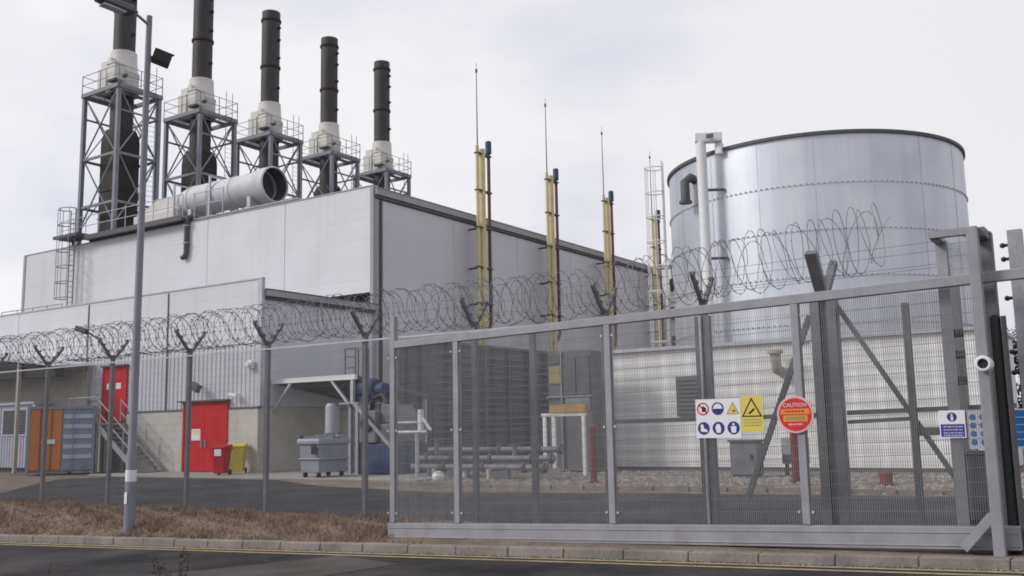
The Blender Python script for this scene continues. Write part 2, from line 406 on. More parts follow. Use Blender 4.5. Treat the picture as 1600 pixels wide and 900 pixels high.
# ------------------------------------------------------------------ main hall and lower annex
X1, Y1, Y2 = -28.4, 25.4, 31.8
hall = thing('power_station_hall', 'large pale grey clad hall carrying five dark chimneys', 'building', (-42, 46, 0))
joints = [-28.5, -33.95, -39.5, -45.05, -50.6, -56.1]
b = MB()
for i in range(5): b.box(joints[i + 1] + .018, joints[i] - .018, Y2, Y2 + .12, 7.55, 12.3)
b.box(-56.1, X1 - .13, Y2 + .125, 60.2, 0, 12.05, 1)
b.build('front_wall', ['clad', 'trim'], hall)
b = MB()
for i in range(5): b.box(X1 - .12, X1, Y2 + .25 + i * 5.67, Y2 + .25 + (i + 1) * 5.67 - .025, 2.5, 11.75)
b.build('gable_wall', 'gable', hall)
b = MB(); b.box(X1 - .12, X1 + .02, Y2 + .2, 60.15, 0, 2.48)
b.build('dado', 'conc', hall)
b = MB(); b.box(X1 - .16, X1 + .025, Y2 - .03, Y2 + .22, 2.5, 12.32); b.tube([(X1 + .09, Y2 + .42, .1), (X1 + .09, Y2 + .42, 11.7)], .07, 8, 1)
b.build('corner_trim', ['trim', 'dark_trim'], hall)
b = MB(); b.box(X1 - .2, X1 + .16, Y2 + .05, 60.25, 11.93, 12.22); b.box(X1 - .2, X1 + .1, Y2 + .05, 60.25, 11.78, 11.92, 1); b.box(X1 - .25, X1 + .19, Y2 + .05, 60.25, 12.225, 12.26)
b.build('eaves_gutter', ['trim', 'dark_trim'], hall)
b = MB(); b.box(-56.2, X1 + .02, Y2 - .03, Y2 + .3, 12.305, 12.36); b.box(-56.22, -56.0, Y2 - .04, Y2 + .2, 7.5, 12.3)
b.build('parapet_capping', 'trim', hall)
b = MB(); b.box(-56, X1 - .21, Y2 + .31, 60.2, 12.055, 12.18); b.build('roof', 'roof', hall)
b = MB()
b.box(-56, X1 - .13, Y2 + .03, Y2 + .12, 6.9, 7.53)
for i in range(6): b.box(-56, X1 - .14, Y2 - .04, Y2 + .02, 6.98 + i * .09, 7.0 + i * .09)
b.build('louvre_band', 'void', hall)

def profiled(x0, x1, y, z0, z1, pitch=.25, d=.035, holes=()):
    """vertical trapezoid ribs facing -y, as one sheet; openings left out"""
    b = MB()
    def run(a, c, zz0, zz1):
        pts = []; n = max(1, round((c - a) / pitch)); p = (c - a) / n
        for i in range(n):
            xx = a + i * p; pts += [(xx, y), (xx + p * .45, y), (xx + p * .6, y - d), (xx + p * .88, y - d)]
        pts.append((c, y))
        vs = [(px, py, zz0) for px, py in pts] + [(px, py, zz1) for px, py in pts]; k = len(pts)
        b.add(vs, [(i, i + 1, k + i + 1, k + i) for i in range(k - 1)])
    cuts = sorted(holes); a = x0
    for hx0, hx1, hz0, hz1 in cuts:
        run(a, hx0, z0, z1)
        if hz1 < z1: run(hx0, hx1, hz1, z1)
        if hz0 > z0: run(hx0, hx1, z0, hz0)
        a = hx1
    run(a, x1, z0, z1)
    return b
annex = thing('annex_building', 'lower grey annex with two red doors in front of the tall hall', 'building', (-40, 28.5, 0))
b = MB(); aj = [X1 - .12, -33.9, -39.45, -45.1, -51.]
for i in range(4): b.box(aj[i + 1] + .018, aj[i] - .018, Y1, Y1 + .1, 4.93, 7.36)
b.box(-51, X1 - .13, Y1 + .105, Y2 - .1, 0, 6.6, 1)
b.build('parapet_wall', ['clad', 'trim'], annex)
profiled(-51, X1 - .02, Y1 + .03, 2.5, 4.9, holes=[(-38.15, -36.5, 2.0, 4.45), (-32.65, -30.1, 2.4, 2.8)]).build('profiled_cladding', 'clad_low', annex, fix=False)
for a, c in ((-51, -38.2), (-36.45, -32.7), (-30.05, X1 + .01)): MB().box(a, c, Y1 - .03, Y1 + .1, 0, 2.44).build('dado', 'conc', annex)
for a, c in ((-51, -38.2), (-36.45, -32.75), (-30.0, X1 + .04)): MB().box(a, c, Y1 - .06, Y1 + .02, 2.445, 2.51).build('sill_flashing', 'dark_trim', annex)
for xx in (-33.9, -39.45): MB().box(xx - .03, xx + .03, Y1 - .03, Y1 + .0, 2.52, 7.3).build('joint_strip', 'dark_trim', annex)
b = MB(); b.box(X1 - .12, X1 + .0, Y1 + .11, Y2 + .0, 2.5, 6.6); b.build('end_wall', 'clad_low', annex)
b = MB(); b.box(X1 - .12, X1 + .02, Y1 + .11, Y2 + .15, 0, 2.48); b.build('end_dado', 'conc', annex)
b = MB(); b.box(-51, X1 + .1, Y1 - .03, Y1 + .14, 7.365, 7.43); b.box(X1 - .11, X1 + .1, Y1 - .02, Y1 + .13, 2.52, 7.36)
b.build('parapet_capping', 'galv_light', annex)
b = MB(); b.box(X1 - .1, X1 + .2, Y1 + .15, Y2 + .1, 6.72, 6.96); b.box(X1 - .08, X1 + .12, Y1 + .15, Y2 + .05, 6.6, 6.715, 1); b.box(X1 - .15, X1 + .22, Y1 + .15, Y2 + .1, 6.965, 7.0, 1)
b.build('eaves_gutter', ['trim', 'dark_trim'], annex)
b = MB(); b.box(-51, X1 - .16, Y1 + .12, Y2 - .05, 6.65, 6.88); b.build('roof', 'roof', annex)
# lower double door
d = MB(); d.box(-32.58, -31.4, Y1 - .055, Y1 + .03, .1, 2.68); d.box(-31.385, -30.17, Y1 - .055, Y1 + .03, .1, 2.68)
for xx in (-31.5, -31.28): d.box(xx - .02, xx + .02, Y1 - .12, Y1 - .056, 1.0, 1.3, 1)
do = d.build('double_door', ['red', 'galv'], annex); do['label'] = 'red double door at yard level'
b = MB(); b.box(-32.7, -32.59, Y1 - .08, Y1 + .05, 0.06, 2.8); b.box(-30.16, -30.05, Y1 - .08, Y1 + .05, .06, 2.8); b.box(-32.9, -29.95, Y1 - .22, Y1 + .05, 2.78, 2.84, 1); b.box(-32.585, -30.165, Y1 - .08, Y1 + .05, 2.69, 2.775)
b.build('frame', ['red', 'dark_trim'], do)
b = MB(); b.box(-32.15, -31.62, Y1 - .068, Y1 - .057, 1.28, 1.72); b.box(-32.12, -31.65, Y1 - .072, Y1 - .0685, 1.5, 1.69, 1)
b.build('notice', ['signwhite', 'cream'], do)
d = MB(); d.box(-38.05, -37.33, Y1 - .05, Y1 + .05, 2.12, 4.38); d.box(-37.315, -36.6, Y1 - .05, Y1 + .05, 2.12, 4.38)
d.box(-37.45, -37.41, Y1 - .1, Y1 - .051, 3.0, 3.3, 1)
do = d.build('upper_door', ['red', 'galv'], annex); do['label'] = 'red door at the head of the outside stair'
b = MB(); b.box(-38.17, -38.06, Y1 - .08, Y1 + .05, 2.1, 4.5); b.box(-36.59, -36.47, Y1 - .08, Y1 + .05, 2.1, 4.5); b.box(-38.2, -36.42, Y1 - .2, Y1 + .05, 4.46, 4.52, 1); b.box(-38.05, -36.6, Y1 - .08, Y1 + .05, 4.385, 4.455)
b.build('frame', ['red', 'dark_trim'], do)
b = MB(); b.box(-37.85, -37.5, Y1 - .06, Y1 - .052, 3.5, 3.75); b.box(-37.2, -36.85, Y1 - .06, Y1 - .052, 3.5, 3.75); b.build('notice', 'signwhite', do)
# pale ventilation panel beside the upper door
b = MB(); b.box(-39.9, -38.3, Y1 - .07, Y1 - .01, 3.05, 3.13); b.box(-39.9, -39.8, Y1 - .07, Y1 - .01, 3.13, 4.88); b.box(-38.75, -38.4, Y1 - .07, Y1 - .01, 3.3, 4.1, 1)
for i in range(7): b.box(-38.72, -38.43, Y1 - .1, Y1 - .071, 3.34 + i * .105, 3.38 + i * .105, 2)
b.build('vent_panel', ['galv_light', 'white', 'tan'], annex)
# roof handrail at the far end of the annex
b = MB()
for xx in (-50.5, -49, -47.6, -46.3, -45): b.tube([(xx, 27.5, 6.88), (xx, 27.5, 8.05)], .025, 6)
for zz in (7.5, 8.05): b.tube([(-50.5, 27.5, zz), (-45, 27.5, zz)], .025, 6)
b.build('handrail', 'galv', annex)

# small fittings on the annex front
def wall_light(x, z, label):
    t = thing('floodlight', label, 'light', (x, Y1 - .05, z), 'floodlights on the annex front')
    b = MB(); b.bar((x, Y1 - .01, z), (x, Y1 - .3, z + .05), .05); b.build('bracket', 'dark_trim', t)
    b = MB(); c = Vector((x + .05, Y1 - .42, z)); b.bar(c + Vector((-.22, 0, .1)), c + Vector((.22, 0, -.1)), .22, .3); b.build('lamp_housing', 'dark_trim', t, bevel=.02)
wall_light(-31.6, 3.35, 'dark tilted floodlight on the annex wall above the red double door')
t = thing('security_camera', 'small white camera on the annex wall over the yellow bin', 'camera', (-29.5, Y1, 3.0), 'cameras around the site')
b = MB(); b.bar((-29.5, Y1 - .02, 3.0), (-29.5, Y1 - .22, 3.0), .06); b.build('bracket', 'white', t)
b = MB(); b.bar((-29.75, Y1 - .27, 3.0), (-29.3, Y1 - .27, 2.93), .13); b.build('housing', 'white', t, bevel=.02)
t = thing('alarm_sounder', 'small white alarm box high at the annex corner', 'alarm', (-28.75, Y1, 4.1))
b = MB(); b.box(-28.9, -28.62, Y1 - .18, Y1 - .02, 3.95, 4.25); b.lathe([(.0, -.12), (.09, -.11), (.1, 0)], (-28.76, Y1 - .18, 4.1), 12, 0, 'Y'); b.build('case', 'white', t, bevel=.02)

# ------------------------------------------------------------------ chimneys on their steel towers
ZR = 12.19
def make_chimney():
    t = thing('chimney_stack', '', 'chimney', (0, 0, 0), 'chimney stacks on the hall roof', local=True)
    zp = 21.6
    H = 1.65   # half tower width
    # base plinth hidden on the roof
    for sx in (-1, 1):
        for sy in (-1, 1):
            b = MB(); b.box(sx * H - .11, sx * H + .11, sy * (H - .3) - .11, sy * (H - .3) + .11, ZR, zp - .24)
            b.box(sx * H - .2, sx * H + .2, sy * (H - .3) - .2, sy * (H - .3) + .2, ZR - .0, ZR + .04)
            b.build('tower_leg', 'tower', t)
    Hy = H - .3
    levels = [zp - .35, 17.55, 14.7]
    for (ax, sg) in (('x', -1), ('x', 1), ('y', -1), ('y', 1)):
        b = MB()
        def pt(u, z): return (u * (H - .11), sg * Hy, z) if ax == 'x' else (sg * H, u * (Hy - .11), z)
        for z in levels[1:]: b.bar(pt(-1, z), pt(1, z), .11, .14)
        if sg * (1 if ax == 'x' else 1) > 0 or ax == 'y': b.bar(pt(-1, 20.1), pt(1, 20.1), .09, .1)
        off = .03
        for z0, z1 in ((levels[0], levels[1]), (levels[1], 13.5)):
            p, q, r_, s_ = Vector(pt(-1, z0)), Vector(pt(1, z1)), Vector(pt(-1, z1)), Vector(pt(1, z0))
            dv = Vector((0, off, 0)) if ax == 'x' else Vector((off, 0, 0))
            b.bar(p + dv, q + dv, .08, .05); b.bar(r_ - dv, s_ - dv, .08, .05)
        b.build('cross_bracing', 'tower', t)
    # platform: edge beams, grating, knee
    b = MB(); E_ = H + .12; Ey = Hy + .12
    for sy in (-1, 1): b.box(-E_, E_, sy * Ey - .07, sy * Ey + .07, zp - .24, zp)
    for sx in (-1, 1): b.box(sx * E_ - .07, sx * E_ + .07, -Ey + .075, Ey - .075, zp - .24, zp)
    for u in (-.75, .75): b.box(u - .06, u + .06, -Ey + .075, Ey - .075, zp - .2, zp - .03)
    for i in range(24):
        xx = -E_ + .1 + i * (2 * E_ - .2) / 23
        if abs(xx) > .85: b.box(xx - .025, xx + .025, -Ey + .075, Ey - .075, zp - .025, zp + .005)
    pl = b.build('platform', 'tower', t)
    b = MB()
    ps = [(-E_, -Ey), (0, -Ey), (E_, -Ey), (E_, 0), (E_, Ey), (0, Ey), (-E_, Ey), (-E_, 0)]
    for x, y in ps: b.tube([(x, y, zp), (x, y, zp + 1.12)], .028, 6)
    for zz in (.55, 1.1):
        for i in range(8):
            p, q = ps[i], ps[(i + 1) % 8]; b.tube([(*p, zp + zz), (*q, zp + zz)], .02, 5)
    for dx in (-.25, .25): b.tube([(E_ + .12, .7 + dx, ZR + 2), (E_ + .12, .7 + dx, zp + 1.6)], .022, 5)
    for i in range(28): b.tube([(E_ + .12, .45, ZR + 2.2 + i * .3), (E_ + .12, .95, ZR + 2.2 + i * .3)], .012, 4)
    b.build('handrail', 'tower', pl)
    # jacket
    z0, z1 = zp + .02, 24.2
    b = MB(); b.lathe([(.0, z0), (.94, z0), (.94, z0 + .25), (.88, z0 + .26), (.88, z0 + 1.15), (.92, z0 + 1.16), (.92, z0 + 1.3), (.84, z0 + 1.31), (.77, z1 - .55), (.75, z1), (.0, z1)], (0, 0, 0), 28)
    for k in range(5): b.lathe([(.885, z0 + .3 + k * .17), (.905, z0 + .32 + k * .17), (.885, z0 + .34 + k * .17)], (0, 0, 0), 28)
    jk = b.build('jacket', 'ivory', t)
    b = MB(); b.box(.2, .95, -1.22, -.55, z0 + .55, z0 + 1.45); b.box(.15, 1.0, -1.27, -.52, z0 + 1.455, z0 + 1.52); b.bar((.1, -.85, z0 + 1.5), (.1, -.85, z0 + 2.0), .3, .3)
    b.build('hatch_box', 'ivory', jk)
    b = MB(); b.box(.25, .98, -1.23, -.9, z0 + .42, z0 + .54); b.bar((.95, -.6, z0 + .8), (1.25, -.6, z0 + .8), .16); b.build('port', 'dark_trim', jk)
    b = MB(); b.box(-1.1, -.3, -.95, -.1, z0 + .1, z0 + 1.5); b.box(-.95, -.3, -.85, -.15, z0 + 1.5, z0 + 1.95); b.build('cable_cabinet', 'ivory', jk)
    # shaft above and below
    r = .63; zt = 30.9
    b = MB(); b.lathe([(.0, z1 - .02), (r, z1 - .01), (r, zt), (r - .07, zt), (r - .07, zt - 1.2), (0, zt - 1.2)], (0, 0, 0), 32)
    sh = b.build('shaft', 'stack', t)
    for z in (26.85, zt - .62):
        b = MB(); b.lathe([(r + .005, z - .1), (r + .07, z - .07), (r + .07, z + .07), (r + .005, z + .1)], (0, 0, 0), 32); b.build('flange_ring', 'plenum', sh)
    b = MB()
    for z in (25.2, 27.4, 28.7, 29.6): b.box(r - .02, r + .16, .05, .2, z, z + .14)
    b.build('lug', 'plenum', sh)
    b = MB(); b.lathe([(.0, zp - .02), (.66, zp - .02), (.66, 18.4), (.0, 18.4)], (0, 0, 0), 28); b.build('lower_shaft', 'stack', t)
    b = MB()
    w0, w1 = 1.12, .66
    def ring(w, y, z): return [(-w, -y, z), (w, -y, z), (w, y, z), (-w, y, z)]
    rings = [ring(.84, .74, ZR + .3), ring(.84, .74, 18.6), ring(.80, .70, 19.0), ring(.60, .60, 19.45)]
    vs = sum(rings, []); fs = [(3, 2, 1, 0), (12, 13, 14, 15)]
    for k in range(3):
        for i in range(4): fs.append((4 * k + i, 4 * k + (i + 1) % 4, 4 * k + 4 + (i + 1) % 4, 4 * k + 4 + i))
    b.add(vs, fs)
    for z in (14.0, 15.6, 17.2): b.box(-.88, .88, -.78, .78, z, z + .08)
    b.build('plenum', 'plenum', t, bevel=.03)
    return t
chim = make_chimney()
CY = [33.75, 39.45, 45.25, 51.05, 57.0]
labels = ['tallest looking dark chimney behind the street lamp, on the lattice tower at the hall front',
          'dark chimney cut by the top edge, second from the street lamp',
          'middle one of the five dark chimneys, rising above the open duct mouth',
          'fourth dark chimney from the street lamp, lower legs hidden by the hall front',
          'smallest looking dark chimney, right above the corner of the hall']
chim.location = (-50, CY[0], 0); chim['label'] = labels[0]
for k in range(1, 5): dup(chim, (-50, CY[k], 0), labels[k])

# horizontal silencer duct on the roof edge
t = thing('silencer_duct', 'fat pale horizontal duct with dark open mouth on the hall roof edge', 'duct', (-40, 33.5, 12.2))
cz = 14.0
b = MB(); b.lathe([(.0, -44.3), (.55, -44.2), (.82, -42.6), (.82, -37.3)], (0, 33.5, cz), 36, 0, 'X')
for xx in (-42.5, -40.9, -39.2): b.lathe([(.825, xx - .05), (.85, xx - .04), (.85, xx + .04), (.825, xx + .05)], (0, 33.5, cz), 36, 0, 'X')
b.build('duct_body', 'duct', t)
b = MB(); b.lathe([(.82, -37.35), (.93, -37.28), (.93, -36.55), (.86, -36.5), (.86, -37.6), (0, -37.6)], (0, 33.5, cz), 36, 0, 'X'); c_ = b.build('mouth_collar', 'duct', t)
M['lining'] = mat('dark_grey_duct_lining', (.10, .095, .10), rough=.8, var=.25)
b = MB(); b.lathe([(.85, -37.1), (.84, -37.5), (0, -37.55)], (0, 33.5, cz), 30, 0, 'X'); b.lathe([(.852, -36.62), (.852, -37.1)], (0, 33.5, cz), 30, 0, 'X'); b.build('inner_lining', 'lining', c_)
for xx in (-42.3, -37.7): MB().box(xx - .12, xx + .12, 32.8, 34.2, ZR, 13.4).build('support_leg', 'galv_light', t)
for xx in (-43.4, -40.5): MB().box(xx - .05, xx + .05, 32.6, 32.7, ZR, 14.85).box(xx - .05, xx + .05, 34.3, 34.4, ZR, 14.85).box(xx - .05, xx + .05, 32.6, 34.4, 14.855, 14.92).build('support_frame', 'galv_light', t)
b = MB(); b.tube([(-44.5, 34.4, 15.0), (-41, 34.4, 15.05), (-39.3, 34.3, 15.1)], .12, 10); b.build('pipe', 'galv_light', t)
b = MB()
b.box(-47, -43.2, 32.7, 34.6, ZR, 13.6); b.slab([(-47, 13.6), (-43.2, 13.6), (-43.2, 14.3), (-45.2, 14.4)], 32.9, 34.4)
b.build('transition_hood', 'ivory', t, bevel=.05)

# roof edge walkway
t = thing('roof_walkway', 'steel grating walkway with handrail along the hall roof edge', 'walkway', (-43, 31.5, 12.9))
b = MB(); b.box(-49.6, -41.0, 31.35, 32.15, 12.43, 12.56); b.box(-51.9, -49.62, 30.95, 32.1, 12.66, 12.82); b.box(-49.6, -41, 31.3, 31.345, 12.4, 12.66)
for xx in (-51.5, -49.8): b.box(xx - .05, xx + .05, 31.9, 32.08, 12.19, 12.655)
b.build('deck', 'dark_trim', t)
b = MB(); b.box(-40.95, -33.2, 31.9, 32.6, 12.45, 12.52)
for xx in (-40.5, -38, -35.5, -33.4): b.box(xx - .04, xx + .04, 31.95, 32.5, 12.19, 12.445)
b.build('lower_deck', 'galv', t)
b = MB()
for xx in [-51.8 + i * 1.2 for i in range(10)]: b.tube([(xx, 31.38, 12.57), (xx, 31.38, 13.75)], .025, 6)
for zz in (13.2, 13.75): b.tube([(-51.8, 31.38, zz), (-41.0, 31.38, zz)], .022, 6)
for xx in (-40.8, -39.8, -38.6): b.tube([(xx, 31.95, 12.5), (xx, 31.95, 13.9)], .03, 6)
for zz in (13.2, 13.85): b.tube([(-40.95, 31.95, zz), (-38.6, 31.95, zz)], .022, 6)
b.build('handrail', 'galv_light', t)
# caged ladder
t = thing('caged_ladder', 'grey caged ladder climbing the pale hall front near its far end', 'ladder', (-50.9, 31.4, 7))
b = MB()
for xx in (-51.0, -50.5): b.tube([(xx, 31.45, 7.0), (xx, 31.45, 14.3)], .035, 6)
for i in range(24): b.tube([(-51.0, 31.45, 7.2 + i * .3), (-50.5, 31.45, 7.2 + i * .3)], .015, 5)
b.build('ladder_stile', 'post', t)
b = MB()
hp = [(-51.05, 31.45), (-51.35, 31.2), (-51.3, 30.85), (-50.75, 30.65), (-50.2, 30.85), (-50.15, 31.2), (-50.45, 31.45)]
for z in (9.2, 10.1, 11.0, 11.9, 13.4, 14.3): b.tube([(x, y, z) for x, y in hp], .03, 5)
for x, y in hp[1:-1]: b.tube([(x, y, 9.2), (x, y, 14.3)], .02, 5)
b.build('safety_cage', 'galv', t)
# overflow downpipe with a turned end
t = thing('downpipe', 'short dark downpipe hooked over the pale hall front', 'pipe', (-41, 31.65, 12.6))
b = MB(); b.tube([(-41, 32.3, 12.62), (-41, 31.9, 12.66), (-41, 31.68, 12.55), (-41, 31.66, 12.2), (-41, 31.66, 10.75), (-41.08, 31.66, 10.55), (-41.3, 31.66, 10.5)], .13, 10); b.build('pipe', 'dark_trim', t)
b = MB(); b.box(-41.16, -40.84, 31.52, 31.8, 12.1, 12.16); b.box(-41.16, -40.84, 31.52, 31.8, 11.2, 11.26); b.build('clamp', 'galv', t)

# ------------------------------------------------------------------ yellow gas vent risers along the gable wall
def make_riser():
    t = thing('vent_riser', '', 'vent pipe', (0, 0, 0), 'yellow vent risers along the gable wall', local=True)
    b = MB()
    b.tube([(0, -.31, 5.45), (0, -.31, 15.6)], .09, 10); b.tube([(0, .10, 5.45), (0, .10, 15.5)], .16, 12)
    b.box(-.06, -.03, -.27, .02, 5.5, 11.6)
    b.build('yellow_pipe', 'yellow', t)
    b = MB(); b.tube([(0, .68, 15.5), (0, .68, 7.0), (0, .66, 6.65), (0, .52, 6.35), (0, .25, 6.15), (0, -.3, 6.05)], .09, 10); rp = b.build('brown_pipe', 'brown_pipe', t)
    b = MB(); b.lathe([(0, 15.4), (.16, 15.4), (.16, 16.0), (.12, 16.05), (0, 16.05)], (0, .68, 0), 14); b.build('blue_cap', 'blue_cap', rp)
    for z in (15.2, 13.3, 11.4, 9.4, 7.6):
        b = MB(); b.box(-.12, .12, -.42, .80, z, z + .07); b.box(-.8, -.17, -.06, .06, z, z + .08) if z < 11.9 else None
        b.build('bracket', 'dark_trim', t)
    b = MB(); b.tube([(0, -.28, 15.5), (0, -.28, 19.5)], [.035, .02], 6); b.tube([(0, -.28, 19.45), (0, -.28, 19.62)], .06, 8); b.tube([(0, -.28, 19.6), (0, -.28, 19.95)], .012, 5)
    b.build('lightning_rod', 'post', t)
    return t
ris = make_riser()
RY = [38.9, 45.55, 52.2, 59.0]
rl = ['yellow vent pipe nearest the hall corner with a brown pipe and tall rod', 'second yellow vent pipe from the hall corner', 'third yellow vent pipe from the hall corner', 'farthest yellow vent pipe, beside the galvanised tank']
ris.location = (-27.55, RY[0], 0); ris['label'] = rl[0]
for k in range(1, 4): dup(ris, (-27.55, RY[k], 0), rl[k])

# charcoal cooler bank against the gable wall
t = thing('cooler_bank', 'long charcoal louvred cooler bank along the foot of the hall', 'cooling unit', (-27.4, 40, 0))
b = MB(); b.box(X1 + .05, -26.6, 33.5, 47.3, .3, 5.3); b.build('casing', 'cooler', t)
b = MB()
for k in range(7):
    y0 = 33.6 + k * 1.97
    for i in range(15): b.add([(-26.59, y0 + .1, .55 + i * .31), (-26.59, y0 + 1.85, .55 + i * .31), (-26.42, y0 + 1.85, .45 + i * .31), (-26.42, y0 + .1, .45 + i * .31)], [(0, 1, 2, 3)])
b.build('louvre', 'dark_wall', t, fix=False)
b = MB()
for k in range(8): b.box(-26.6, -26.38, 33.5 + k * 1.97 - .06, 33.5 + k * 1.97 + .06, 0, 5.3)
b.box(X1 + .05, -26.36, 33.4, 47.4, 5.305, 5.42)
b.build('frame', 'dark_wall', t)
b = MB()
for i in range(6): b.box(X1 + .1, -26.7, 33.42, 33.49, .6 + i * .75, 1.2 + i * .75)
b.build('end_panel', 'cooler', t)

# white plant block beyond the far corner of the hall
t = thing('white_plant_block', 'distant narrow white block seen between the last riser and the tank', 'building', (-27.8, 64, 0))
b = MB(); b.box(-31, -26.6, 62, 68, 0, 12.4); b.build('wall', 'white_clad', t)
for z in (6.6, 8.6, 10.6):
    f_ = MB().box(-28.0, -27.1, 61.93, 62.01, z, z + 1.1).build('window_frame', 'white', t)
    MB().box(-27.92, -27.58, 61.9, 61.925, z + .1, z + 1.0).box(-27.5, -27.18, 61.9, 61.925, z + .1, z + 1.0).build('window_pane', 'glass', f_)
MB().box(-31.1, -26.5, 61.9, 68.1, 12.405, 12.6).build('roof', 'trim', t)

# ------------------------------------------------------------------ galvanised tank
TX, TY, TR, TZ = -12.68, 44.2, 6.43, 12.92
t = thing('storage_tank', 'big round galvanised steel tank with a dark rim behind the white pump house', 'tank', (TX, TY, 0))
b = MB(); b.lathe([(TR, .0), (TR, TZ)], (TX, TY, 0), 144); tb = b.build('shell', 'tank', t)
for zz in [TZ - 2.02 - i * 1.86 for i in range(6)]:
    b = MB(); b.lathe([(TR + .002, zz - .04), (TR + .016, zz - .038), (TR + .016, zz + .038), (TR + .002, zz + .04)], (TX, TY, 0), 144)
    for j in range(180):
        w = 2 * PI * j / 180 + .01
        if math.sin(w) < .4: b.box(TX + (TR + .035) * math.cos(w) - .025, TX + (TR + .035) * math.cos(w) + .025, TY + (TR + .035) * math.sin(w) - .025, TY + (TR + .035) * math.sin(w) + .025, zz - .02, zz + .02, 1)
    b.build('bolted_seam', ['tank', 'galv'], t)
b = MB()
for j in range(18):
    w = 2 * PI * j / 18 + .13; b.bar((TX + (TR + .008) * math.cos(w), TY + (TR + .008) * math.sin(w), .1), (TX + (TR + .008) * math.cos(w), TY + (TR + .008) * math.sin(w), TZ - .1), .03, .010, up=(math.cos(w), math.sin(w), 0))
b.build('vertical_seam', 'tank', t)
b = MB(); b.lathe([(TR - .05, TZ - .06), (TR + .1, TZ - .06), (TR + .1, TZ + .07), (TR - .05, TZ + .07), (TR - .05, TZ - .06)], (TX, TY, 0), 144); b.build('rim', 'dark_trim', t)
b = MB(); b.lathe([(TR - .06, TZ - .3), (0, TZ + .3)], (TX, TY, 0), 72); b.build('roof', 'galv', t)
# inverted U overflow pipe
def tank_pt(w, out, z): return (TX + (TR + out) * math.cos(w), TY + (TR + out) * math.sin(w), z)
p = (-15.236, 37.530, 0); q = (-14.473, 37.776, 0)
b = MB(); b.tube([(p[0], p[1], 4.4), (p[0], p[1], 13.3)], .21, 16); op = b.build('overflow_pipe', 'white', t)
b = MB(); b.bar((p[0] - .22, p[1] - .08, 13.45), (q[0] + .05, q[1] + .1, 13.42), .40, .40); b.bar((q[0] - .1, q[1] + .12, 13.21), (q[0] - .1, q[1] + .12, 12.7), .3); b.build('overflow_box', 'white', op, bevel=.03)
b = MB(); m_ = ((p[0] + q[0]) / 2 + .1, (p[1] + q[1]) / 2 - .3); b.bar((m_[0], m_[1] + .04, 13.42), (m_[0], m_[1] - .03, 13.42), .30, .16); b.build('outlet', 'dark_trim', op)
for z in (11.2, 8.3): MB().bar((p[0], p[1], z), (q[0], q[1] + .2, z), .1).build('pipe_bracket', 'dark_trim', t)
p1 = (-16.384, 38.346, 12.0); p0 = (p1[0] + .55 * (TX - p1[0]) / TR, p1[1] + .55 * (TY - p1[1]) / TR, 12.0)
b = MB(); b.tube([p0, ((p0[0] + p1[0]) / 2, (p0[1] + p1[1]) / 2, 12.12), (p1[0], p1[1], 11.9), (p1[0], p1[1], 11.0)], .2, 12); b.tube([(p1[0], p1[1], 11.05), (p1[0], p1[1], 10.95)], .28, 12); b.build('vent_elbow', 'dark_trim', t)
# tank access ladder
t = thing('caged_ladder', 'white caged ladder up the shaded side of the galvanised tank', 'ladder', (*tank_pt(R(198), .6, 0)[:2], 0))
b = MB(); c0 = Vector(tank_pt(R(198), .35, 0)); tv = Vector((-math.sin(R(198)), math.cos(R(198)), 0)); ov = Vector((math.cos(R(198)), math.sin(R(198)), 0))
for s_ in (-.25, .25): q = c0 + tv * s_; b.tube([(q.x, q.y, .1), (q.x, q.y, 14.1)], .04, 6)
for i in range(44):
    z = .4 + i * .3; p_, q_ = c0 - tv * .25, c0 + tv * .25; b.tube([(p_.x, p_.y, z), (q_.x, q_.y, z)], .016, 5)
b.build('ladder_stile', 'white', t)
b = MB(); hp = [(-.3, 0), (-.42, .4), (-.25, .75), (0, .85), (.25, .75), (.42, .4), (.3, 0)]
for z in [3 + i * 1.2 for i in range(10)] : b.tube([(*(c0 + tv * a + ov * o_)[:2], z) for a, o_ in hp], .03, 5)
for a, o_ in hp[1:-1]: q = c0 + tv * a + ov * o_; b.tube([(q.x, q.y, 3), (q.x, q.y, 13.9)], .02, 5)
b.build('safety_cage', 'white', t)

# ------------------------------------------------------------------ white pump house below the tank
t = thing('pump_house', 'long low white building with ribbed cladding at the foot of the tank', 'building', (-10.6, 33, 0))
def hribs(x0, x1, y, z0, z1, pitch=.36, d=.009):
    b = MB(); n = round((z1 - z0) / pitch); p = (z1 - z0) / n; pts = []
    for i in range(n): z = z0 + i * p; pts += [(y, z), (y, z + p * .4), (y - d, z + p * .55), (y - d, z + p * .88)]
    pts.append((y, z1)); k = len(pts)
    b.add([(x0, a, c) for a, c in pts] + [(x1, a, c) for a, c in pts], [(i, k + i, k + i + 1, i + 1) for i in range(k - 1)]); return b
hribs(-17.3, -4.0, 31, .12, 4.1).build('ribbed_cladding', 'white_clad', t, fix=False)
MB().box(-17.3, -4.0, 31.01, 35.6, .05, 4.08).box(-17.25, -4.05, 30.99, 31.009, .0, .11, 1).build('wall', ['white_clad', 'dark_trim'], t)
MB().box(-17.42, -3.9, 30.85, 35.7, 4.085, 4.2).build('roof', 'galv_light', t)
b = MB(); b.box(-17.36, -17.22, 30.93, 31.05, 0, 4.08); b.box(-4.06, -3.94, 30.93, 31.05, 0, 4.08); b.box(-9.2, -9.08, 30.9, 30.95, .1, 4.08); b.build('corner_trim', 'white', t)
b = MB(); b.box(-13.85, -12.9, 30.86, 30.945, 1.8, 3.15)
for i in range(9): b.box(-13.8, -12.95, 30.82, 30.858, 1.88 + i * .14, 1.94 + i * .14)
b.build('louvre_panel', 'dark_wall', t)
